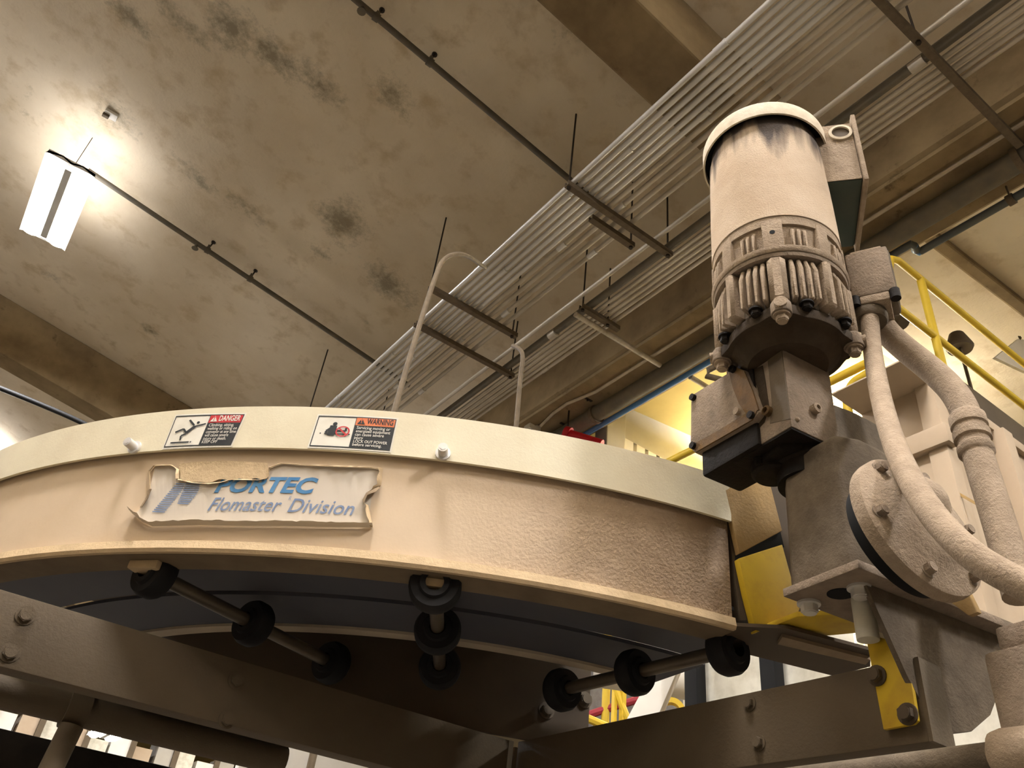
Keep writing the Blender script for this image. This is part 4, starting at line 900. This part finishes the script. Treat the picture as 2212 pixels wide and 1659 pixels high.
# small junction box and flexible conduits
JD = 1.50*S
jn = -horiz(1880, 600); jr = ez.cross(jn)
jc = at_d(1880, 596, JD); jt, jb = at_d(1880, 540, JD).z, at_d(1880, 640, JD).z
jw = (at_plane(1932, 596, jc, jn)-at_plane(1832, 596, jc, jn)).length
jx = empty('junction_box', V((jc.x, jc.y, jb)), 'small square grey junction box beside the motor fins feeding the conduits', 'box')
a = MB(); a.box(V((jc.x, jc.y, (jt+jb)/2))-jn*.025, (jw, .05, jt-jb), (jr, jn, ez)); a.build('case', M['dust_d'], jx, bevel=.008, bseg=3)
a = MB(); a.box(V((jc.x, jc.y, (jt+jb)/2))-jn*.0+jr*.0, (jw*.92, .006, (jt-jb)*.98), (jr, jn, ez)); a.build('lid', M['dust'], jx, bevel=.003)
a = MB(); a.box(V((jc.x, jc.y, jt+.003))-jn*.025, (jw*.7, .045, .007), (jr, jn, ez)); a.build('cap', M['dust_l'], jx, bevel=.002)
a = MB(); a.box(V((jc.x, jc.y, jb-.005))-jn*.02, (jw*.62, .045, .012), (jr, jn, ez)); a.build('lip', M['dust_l'], jx, bevel=.002)
for s_ in (-1, 1):
    a = MB(); a.cyl(V((jc.x, jc.y, jb+.002))+jr*s_*jw*.42, V((jc.x, jc.y, jb-.012))+jr*s_*jw*.42, .006, 14); a.build('screw_post', M['oily'], jx)
jm = V((jc.x, jc.y, (jt+jb)/2-.004))-jn*.03; a = MB(); a.cyl(jm, o3(jm.z)+(jm-o3(jm.z)).normalized()*RB*.9, .016, 20); a.build('nipple', M['dust_d'], jx)
n0 = at_d(1872, 655, JD+.02); n1 = at_d(1879, 698, JD+.02)
a = MB(); a.tube([V((n0.x, n0.y, jb-.004)), n0, n1], .0165, 22, True, [.021, .021, .0195]); a.lathe(n1, (n0-n1), [(.0195,0), (.0215,.003), (.0215,.012), (.0195,.016)], 22); a.build('gland', M['dust_d'], jx)
def conduit(name, pts, r, m_, label, extra=None):
    pth = bend([at_d(px, py, D*S) for px, py, D in pts], 3); a = MB(); a.tube(pth, r, 18)
    t = empty(name, pth[-1], label, 'conduit'); a.build('hose', m_, t)
    if extra: extra(t)
    return t
conduit('flexible_conduit', [(1879, 690, 1.52), (1884, 760, 1.50), (1906, 880, 1.36), (1945, 1000, 1.22), (2010, 1110, 1.12), (2085, 1190, 1.08), (2160, 1240, 1.07), (2290, 1300, 1.06)], .0103, M['dust_l'], 'nearer dusty flexible conduit curving from the junction box across the round cover')
def coup(t):
    c_, d_ = at_d(2098, 936, 1.56*S), (at_d(2112, 980, 1.55*S)-at_d(2094, 915, 1.56*S)).normalized()
    a = MB(); a.lathe(c_, d_, [(.0155,-.026), (.0185,-.022), (.0185,-.008), (.0165,-.006), (.0165,-.002), (.0185,.0), (.0185,.010), (.0160,.012), (.0160,.018), (.0178,.020), (.0178,.028), (.0145,.032)], 26); a.build('coupling', M['dust_l'], t)
conduit('flexible_conduit', [(1895, 690, 1.58), (1930, 735, 1.60), (2030, 812, 1.60), (2080, 870, 1.58), (2100, 945, 1.56), (2130, 1040, 1.54), (2165, 1150, 1.52), (2205, 1290, 1.5)], .0152, M['dust_l'], 'farther dusty conduit with a ribbed coupling dropping at the right', coup)
# ------------------------------------------------------------------ mezzanine, rails and machines beyond the drive
yh = 1.55
hp = lambda px, py: at_y(px, py, yh)
t0_ = hp(1990, 604); tz = t0_.z
hr = empty('yellow_handrail', V((t0_.x, yh, tz-1.0)), 'yellow two-bar handrail on the mezzanine at the right', 'handrail')
xE = 9.0; mzr = hp(2030, 735).z; x_l = hp(1930, 568).x
a = MB(); a.tube([V((x_l-.1, yh, tz-.25)), V((x_l-.02, yh, tz-.04)), V((x_l+.06, yh, tz)), V((xE, yh, tz))], .020, 14); a.build('top_rail', M['rail'], hr)
a = MB(); xm = hp(1950, 662).x; a.tube([V((xm-.20, yh, mzr-.14)), V((xm-.15, yh, mzr-.03)), V((xm-.05, yh, mzr)), V((xE, yh, mzr))], .020, 14); a.build('mid_rail', M['rail'], hr)
pxs = hp(1990, 610).x
for k in range(4):
    a = MB(); a.cyl((pxs+k*1.3, yh, tz-.95), (pxs+k*1.3, yh, tz), .022, 14); a.build('post', M['rail'], hr)
zs = hp(2040, 790).z
a = MB(); a.bb((hp(1985, 690).x, yh+.06, zs-.12), (xE, yh+.14, zs+.10)); ms = tag(a.build('mezzanine_edge', M['darkcol'], bevel=.004), 'long dusty steel edge beam of the mezzanine behind the yellow handrail', 'beam')
for px, py, lab in ((1982, 730, 'dark column behind the yellow rail post beside the thin conduit'), (2112, 800, 'dark column right of the hanging dark lamp under the mezzanine')):
    p = at_y(px, py, yh+.25); a = MB(); a.bb((p.x-.055, p.y-.06, 0), (p.x+.055, p.y+.06, zs+.12)); tag(a.build('steel_column', M['darkcol'], bevel=.004), lab, 'column')
for px, py, lab in ((2072, 745, 'dark bell lamp hanging between the two dark columns'), (1932, 690, 'dark bell fitting hanging left of the yellow post')):
    p = at_y(px, py, yh+.4); t = empty('hanging_fitting', p, lab, 'lamp')
    a = MB(); a.lathe(p, -ez, [(0,-.10), (.05,-.09), (.09,.02), (.08,.04), (.03,.03), (0,.03)], 20); a.build('bell', M['darkcol'], t)
    a = MB(); a.cyl(p-ez*.03, p-ez*.38, .012, 8); a.build('stem', M['darkcol'], t)
    a = MB(); a.tube([p+ez*.085, V((p.x, p.y, zs)), V((p.x, yh+.13, zs))], .012, 8); a.build('hook', M['darkcol'], t)
# far slab patch of white sheet at the right edge
w0 = at_y(2150, 770, 1.3); t = empty('bolted_sheet', w0, 'bright white bolted sheet at the right edge behind the handrail', 'panel')
q = [at_y(px, py, 1.72) for px, py in [(2150, 772), (2200, 732), (2330, 750), (2330, 880), (2240, 815)]]
a = MB(); a.prism(q, (0, .02, 0)); a.build('sheet', M['white'], t)
for px, py in ((2176, 752), (2202, 730)):
    a = MB(); a.hexb(at_y(px, py, 1.72), (0,-1,0), .012, .01); a.build('bolt', M['iron'], t)
# farther yellow rail along the hall, seen behind the gearbox
r0, r1 = at_x(1440, 1000, 3.3), at_x(1886, 778, 3.3); zr_ = (r0.z+r1.z)/2
t = empty('yellow_guardrail', V((3.3, r0.y, zr_-1)), 'yellow rail running behind the gearbox with a curved end', 'handrail')
a = MB(); a.cyl((3.3, r0.y+.6, zr_), (3.3, r1.y, zr_), .024, 14); a.build('top_rail', M['rail'], t)
c0 = at_x(1845, 838, 3.3); c1 = at_x(1862, 812, 3.3)
a = MB(); a.tube(bend([V((3.3, c0.y+.06, c0.z-.25)), V((3.3, c0.y+.05, c1.z-.02)), V((3.3, c1.y-.05, c1.z)), V((3.3, r1.y, c1.z))]), .024, 12); a.build('mid_rail', M['rail'], t)
for y in (r0.y+.5, at_x(1660, 890, 3.3).y):
    a = MB(); a.cyl((3.3, y, 0), (3.3, y, zr_), .024, 12); a.build('post', M['rail'], t)
hk = at_z(1528, 806, EYE.z+3.0); t = empty('pipe_hook', hk, 'small bent steel hook left of the motor against the yellow lit wall', 'hook')
D_ = 4.3
a = MB(); a.tube([at_d(1572, 778, D_), at_d(1530, 800, D_), at_d(1526, 812, D_), at_d(1580, 826, D_)], .02, 10); a.build('hook_arm', M['iron'], t)
q_ = at_d(1576, 800, D_); a = MB(); a.cyl((q_.x, q_.y, EYE.z+4.2 if q_.x > 3.45 else ceil_z(q_.x)), q_-ez*.12, .02, 10); a.build('hook_post', M['iron'], t)
# tan chute machine
zh_ = EYE.z + 1.75
A_, B_, C_, D2 = [at_z(px, py, zh_) for px, py in ((1795, 853), (1950, 786), (2000, 838), (1854, 895))]
xa_, xb2 = A_.x, (C_.x+D2.x)/2; ya, yb = A_.y, B_.y
ch = empty('chute_machine', V((xb2, ya, 0)), 'large tan dusty chute housing behind the conduits at the right', 'machine')
xc_ = xb2 + 2.4
a = MB(); a.bb((xa_, yb, zh_), (xb2+.02, ya, zh_+.006)); a.build('canopy', M['tanm'], ch, bevel=.001)
a = MB(); a.bb((xb2, yb, .0), (xc_, ya, zh_+.006)); a.build('body', M['tanm'], ch, bevel=.006)
zb1 = at_x(2000, 940, xb2).z; zb2 = at_x(2020, 975, xb2).z
a = MB(); a.bb((xb2-.03, yb-.03, zb2), (xb2+.02, ya+.02, zb1)); a.build('flange_band', M['tanm'], ch, bevel=.003)
a = MB(); a.bb((xb2-.012, yb-.012, .3), (xb2+.05, yb+.05, zh_+.008)); a.build('corner_angle', M['tanm'], ch, bevel=.003)
a = MB(); a.bb((xb2+.02, yb-.02, zh_-.03), (xc_, yb, zh_+.008)); a.build('top_rim', M['tanm'], ch, bevel=.003)
p = at_y(2142, 930, yb); a = MB(); a.bb((p.x-.03, yb-.05, .3), (p.x+.03, yb, zh_-.03)); a.build('stiffener', M['tanm'], ch, bevel=.003)
q = [at_x(px, py, xb2-.004) for px, py in [(2030, 1040), (2110, 1085), (2110, 1092), (2030, 1047)]]
a = MB(); a.prism(q, (.006, 0, 0)); a.build('yellow_strip', M['yellow_d'], ch)
# scuffed white panel beyond the tail, with black posts
xw = 1.9
z0, z1 = at_x(1560, 1700, xw).z, at_x(1620, 1395, xw).z
yw0, yw1 = at_x(1512, 1470, xw).y, at_x(2260, 1600, xw).y
wpn = empty('scuffed_screen', V((xw, (yw0+yw1)/2, z0-.3)), 'scuffed white panel seen under the tail between black posts', 'panel')
ym_ = at_x(1840, 1460, xw).y; zl_ = at_x(1880, 1540, xw).z
a = MB(); a.bb((xw, ym_, z0-.5), (xw+.03, yw0, z1+.12)); a.build('sheet', M['white_s'], wpn)
a = MB(); a.bb((xw, yw1, z0-.5), (xw+.03, ym_-.005, zl_)); a.build('sheet', M['white_s'], wpn)
for px, py, lab in ((1495, 1450, 'black post at the left edge of the scuffed white panel'), (1660, 1440, 'black post in front of the middle of the scuffed white panel')):
    p = at_x(px, py, xw-.06); a = MB(); w_ = .045; a.bb((xw-.07, p.y-w_/2-.003, 0), (xw-.03, p.y+w_/2, z1+.12)); tag(a.build('black_post', M['void'], bevel=.002), lab, 'post')
# leaning white leg and yellow rails seen in the gap
g = [at_d(px, py, 2.6) for px, py in [(1410, 1448), (1466, 1442), (1420, 1550), (1350, 1560)]]
g = [g[0]+(g[0]-g[3])*.3, g[1]+(g[1]-g[2])*.3, g[2]+(g[2]-g[1])*1.2, g[3]+(g[3]-g[0])*1.2]
a = MB(); a.prism(g, (.05, .04, 0)); tag(a.build('leaning_leg', M['white'], bevel=.003), 'broad white leaning leg seen in the gap above the right beam', 'leg')
D3 = 4.2
t = empty('yellow_ladder', at_d(1335, 1560, D3), 'bright yellow upright with a crossbar seen in the gap left of the leaning leg', 'ladder')
p0, p1 = at_d(1328, 1450, D3), at_d(1325, 1640, D3)
a = MB(); p = at_d(1327, 1520, D3); a.bb((p.x-.010, p.y-.010, p.z-1.2), (p.x+.010, p.y+.010, p.z+.16)); a.build('upright', M['rail'], t)
p = at_d(1345, 1530, D3); a = MB(); a.bb((p.x-.012, p.y-.012, p.z-1.2), (p.x+.012, p.y+.012, p.z+.09)); a.build('upright', M['rail'], t)
a = MB(); a.tube([at_d(1270, 1552, D3), at_d(1320, 1574, D3)], .02, 8); a.build('crossbar', M['rail'], t)
a = MB(); a.tube([at_d(1330, 1490, D3), at_d(1352, 1545, D3), at_d(1375, 1600, D3)], .018, 8); a.build('brace', M['rail'], t)
q_ = at_d(1190, 1560, 5.0); rp_ = [V((q_.x, q_.y, 0)), V((q_.x, q_.y, q_.z-.1))] + [at_d(px, py, 5.0) for px, py in [(1270, 1545), (1340, 1522), (1420, 1500), (1470, 1480)]]
a = MB(); a.tube(rp_, .022, 8); tag(a.build('red_hose', M['red_d']), 'dull red hose crossing behind the yellow upright', 'hose')
yr = at_d(1450, 1540, 3.4); a = MB(); a.lathe(yr, -horiz(1450, 1540), [(.035,-.02), (.055,-.02), (.055,.02), (.035,.02), (.035,-.02)], 24); a.cyl(yr-ez*.05, (yr.x, yr.y, 0), .015, 10)
tag(a.build('yellow_ring', M['rail']), 'yellow ring low in the gap right of the leaning leg', 'ring')
a = MB(); q = at_d(1470, 1500, 3.6); a.cyl(q+V((-.2,.3,.10)), q+V((.25,-.35,.0)), .07, 20)
tag(a.build('white_roll', M['white']), 'white roller behind the leaning leg', 'roller')
p = at_d(1300, 1500, 5.5); a = MB(); a.bb((p.x-.4, p.y, 0), (p.x+.75, p.y+.1, p.z+.6)); tag(a.build('grey_cabinet', M['slate'], bevel=.01), 'grey cabinet far behind the yellow upright', 'cabinet')
# pale partitions far down the hall, seen through the low gaps
p = at_y(700, 1640, 9.0); a = MB(); a.bb((p.x-.9, 9.0, 0), (p.x+1.2, 9.1, at_y(640, 1600, 9.0).z+.15)); tag(a.build('white_partition', M['white'], bevel=.01), 'pale partition far behind the frame, seen in the gap at bottom centre', 'partition')
yk_ = 14.0; xl, xr2 = at_y(-150, 1560, yk_).x, at_y(560, 1640, yk_).x
t = empty('storage_rack', V((xl, yk_, 0)), 'distant pale storage rack full of boxes in the lower left gaps behind the lit lamp', 'rack')
zt_ = at_y(60, 1500, yk_).z
nx = 7; dx = (xr2-xl)/nx
for k in range(nx+1):
    a = MB(); a.bb((xl+k*dx-.04, yk_-.04, 0), (xl+k*dx+.04, yk_+.04, zt_+.2)); a.build('upright', M['steel_dark'], t)
for lv in range(6):
    zz = zt_ - lv*.62
    a = MB(); a.bb((xl, yk_-.05, zz-.05), (xr2, yk_+.6, zz)); a.build('shelf_beam', M['iron'], t)
    for k in range(nx*2):
        w_ = dx/2*random.uniform(.7, .92); h_ = random.uniform(.25, .5); x_ = xl + (k+.5)*dx/2
        a = MB(); a.bb((x_-w_/2, yk_, zz), (x_+w_/2, yk_+.5, zz+h_)); a.build('carton', M[random.choice(['white_s', 'white', 'tanm', 'panel_g', 'white_s'])], t, smooth=False)
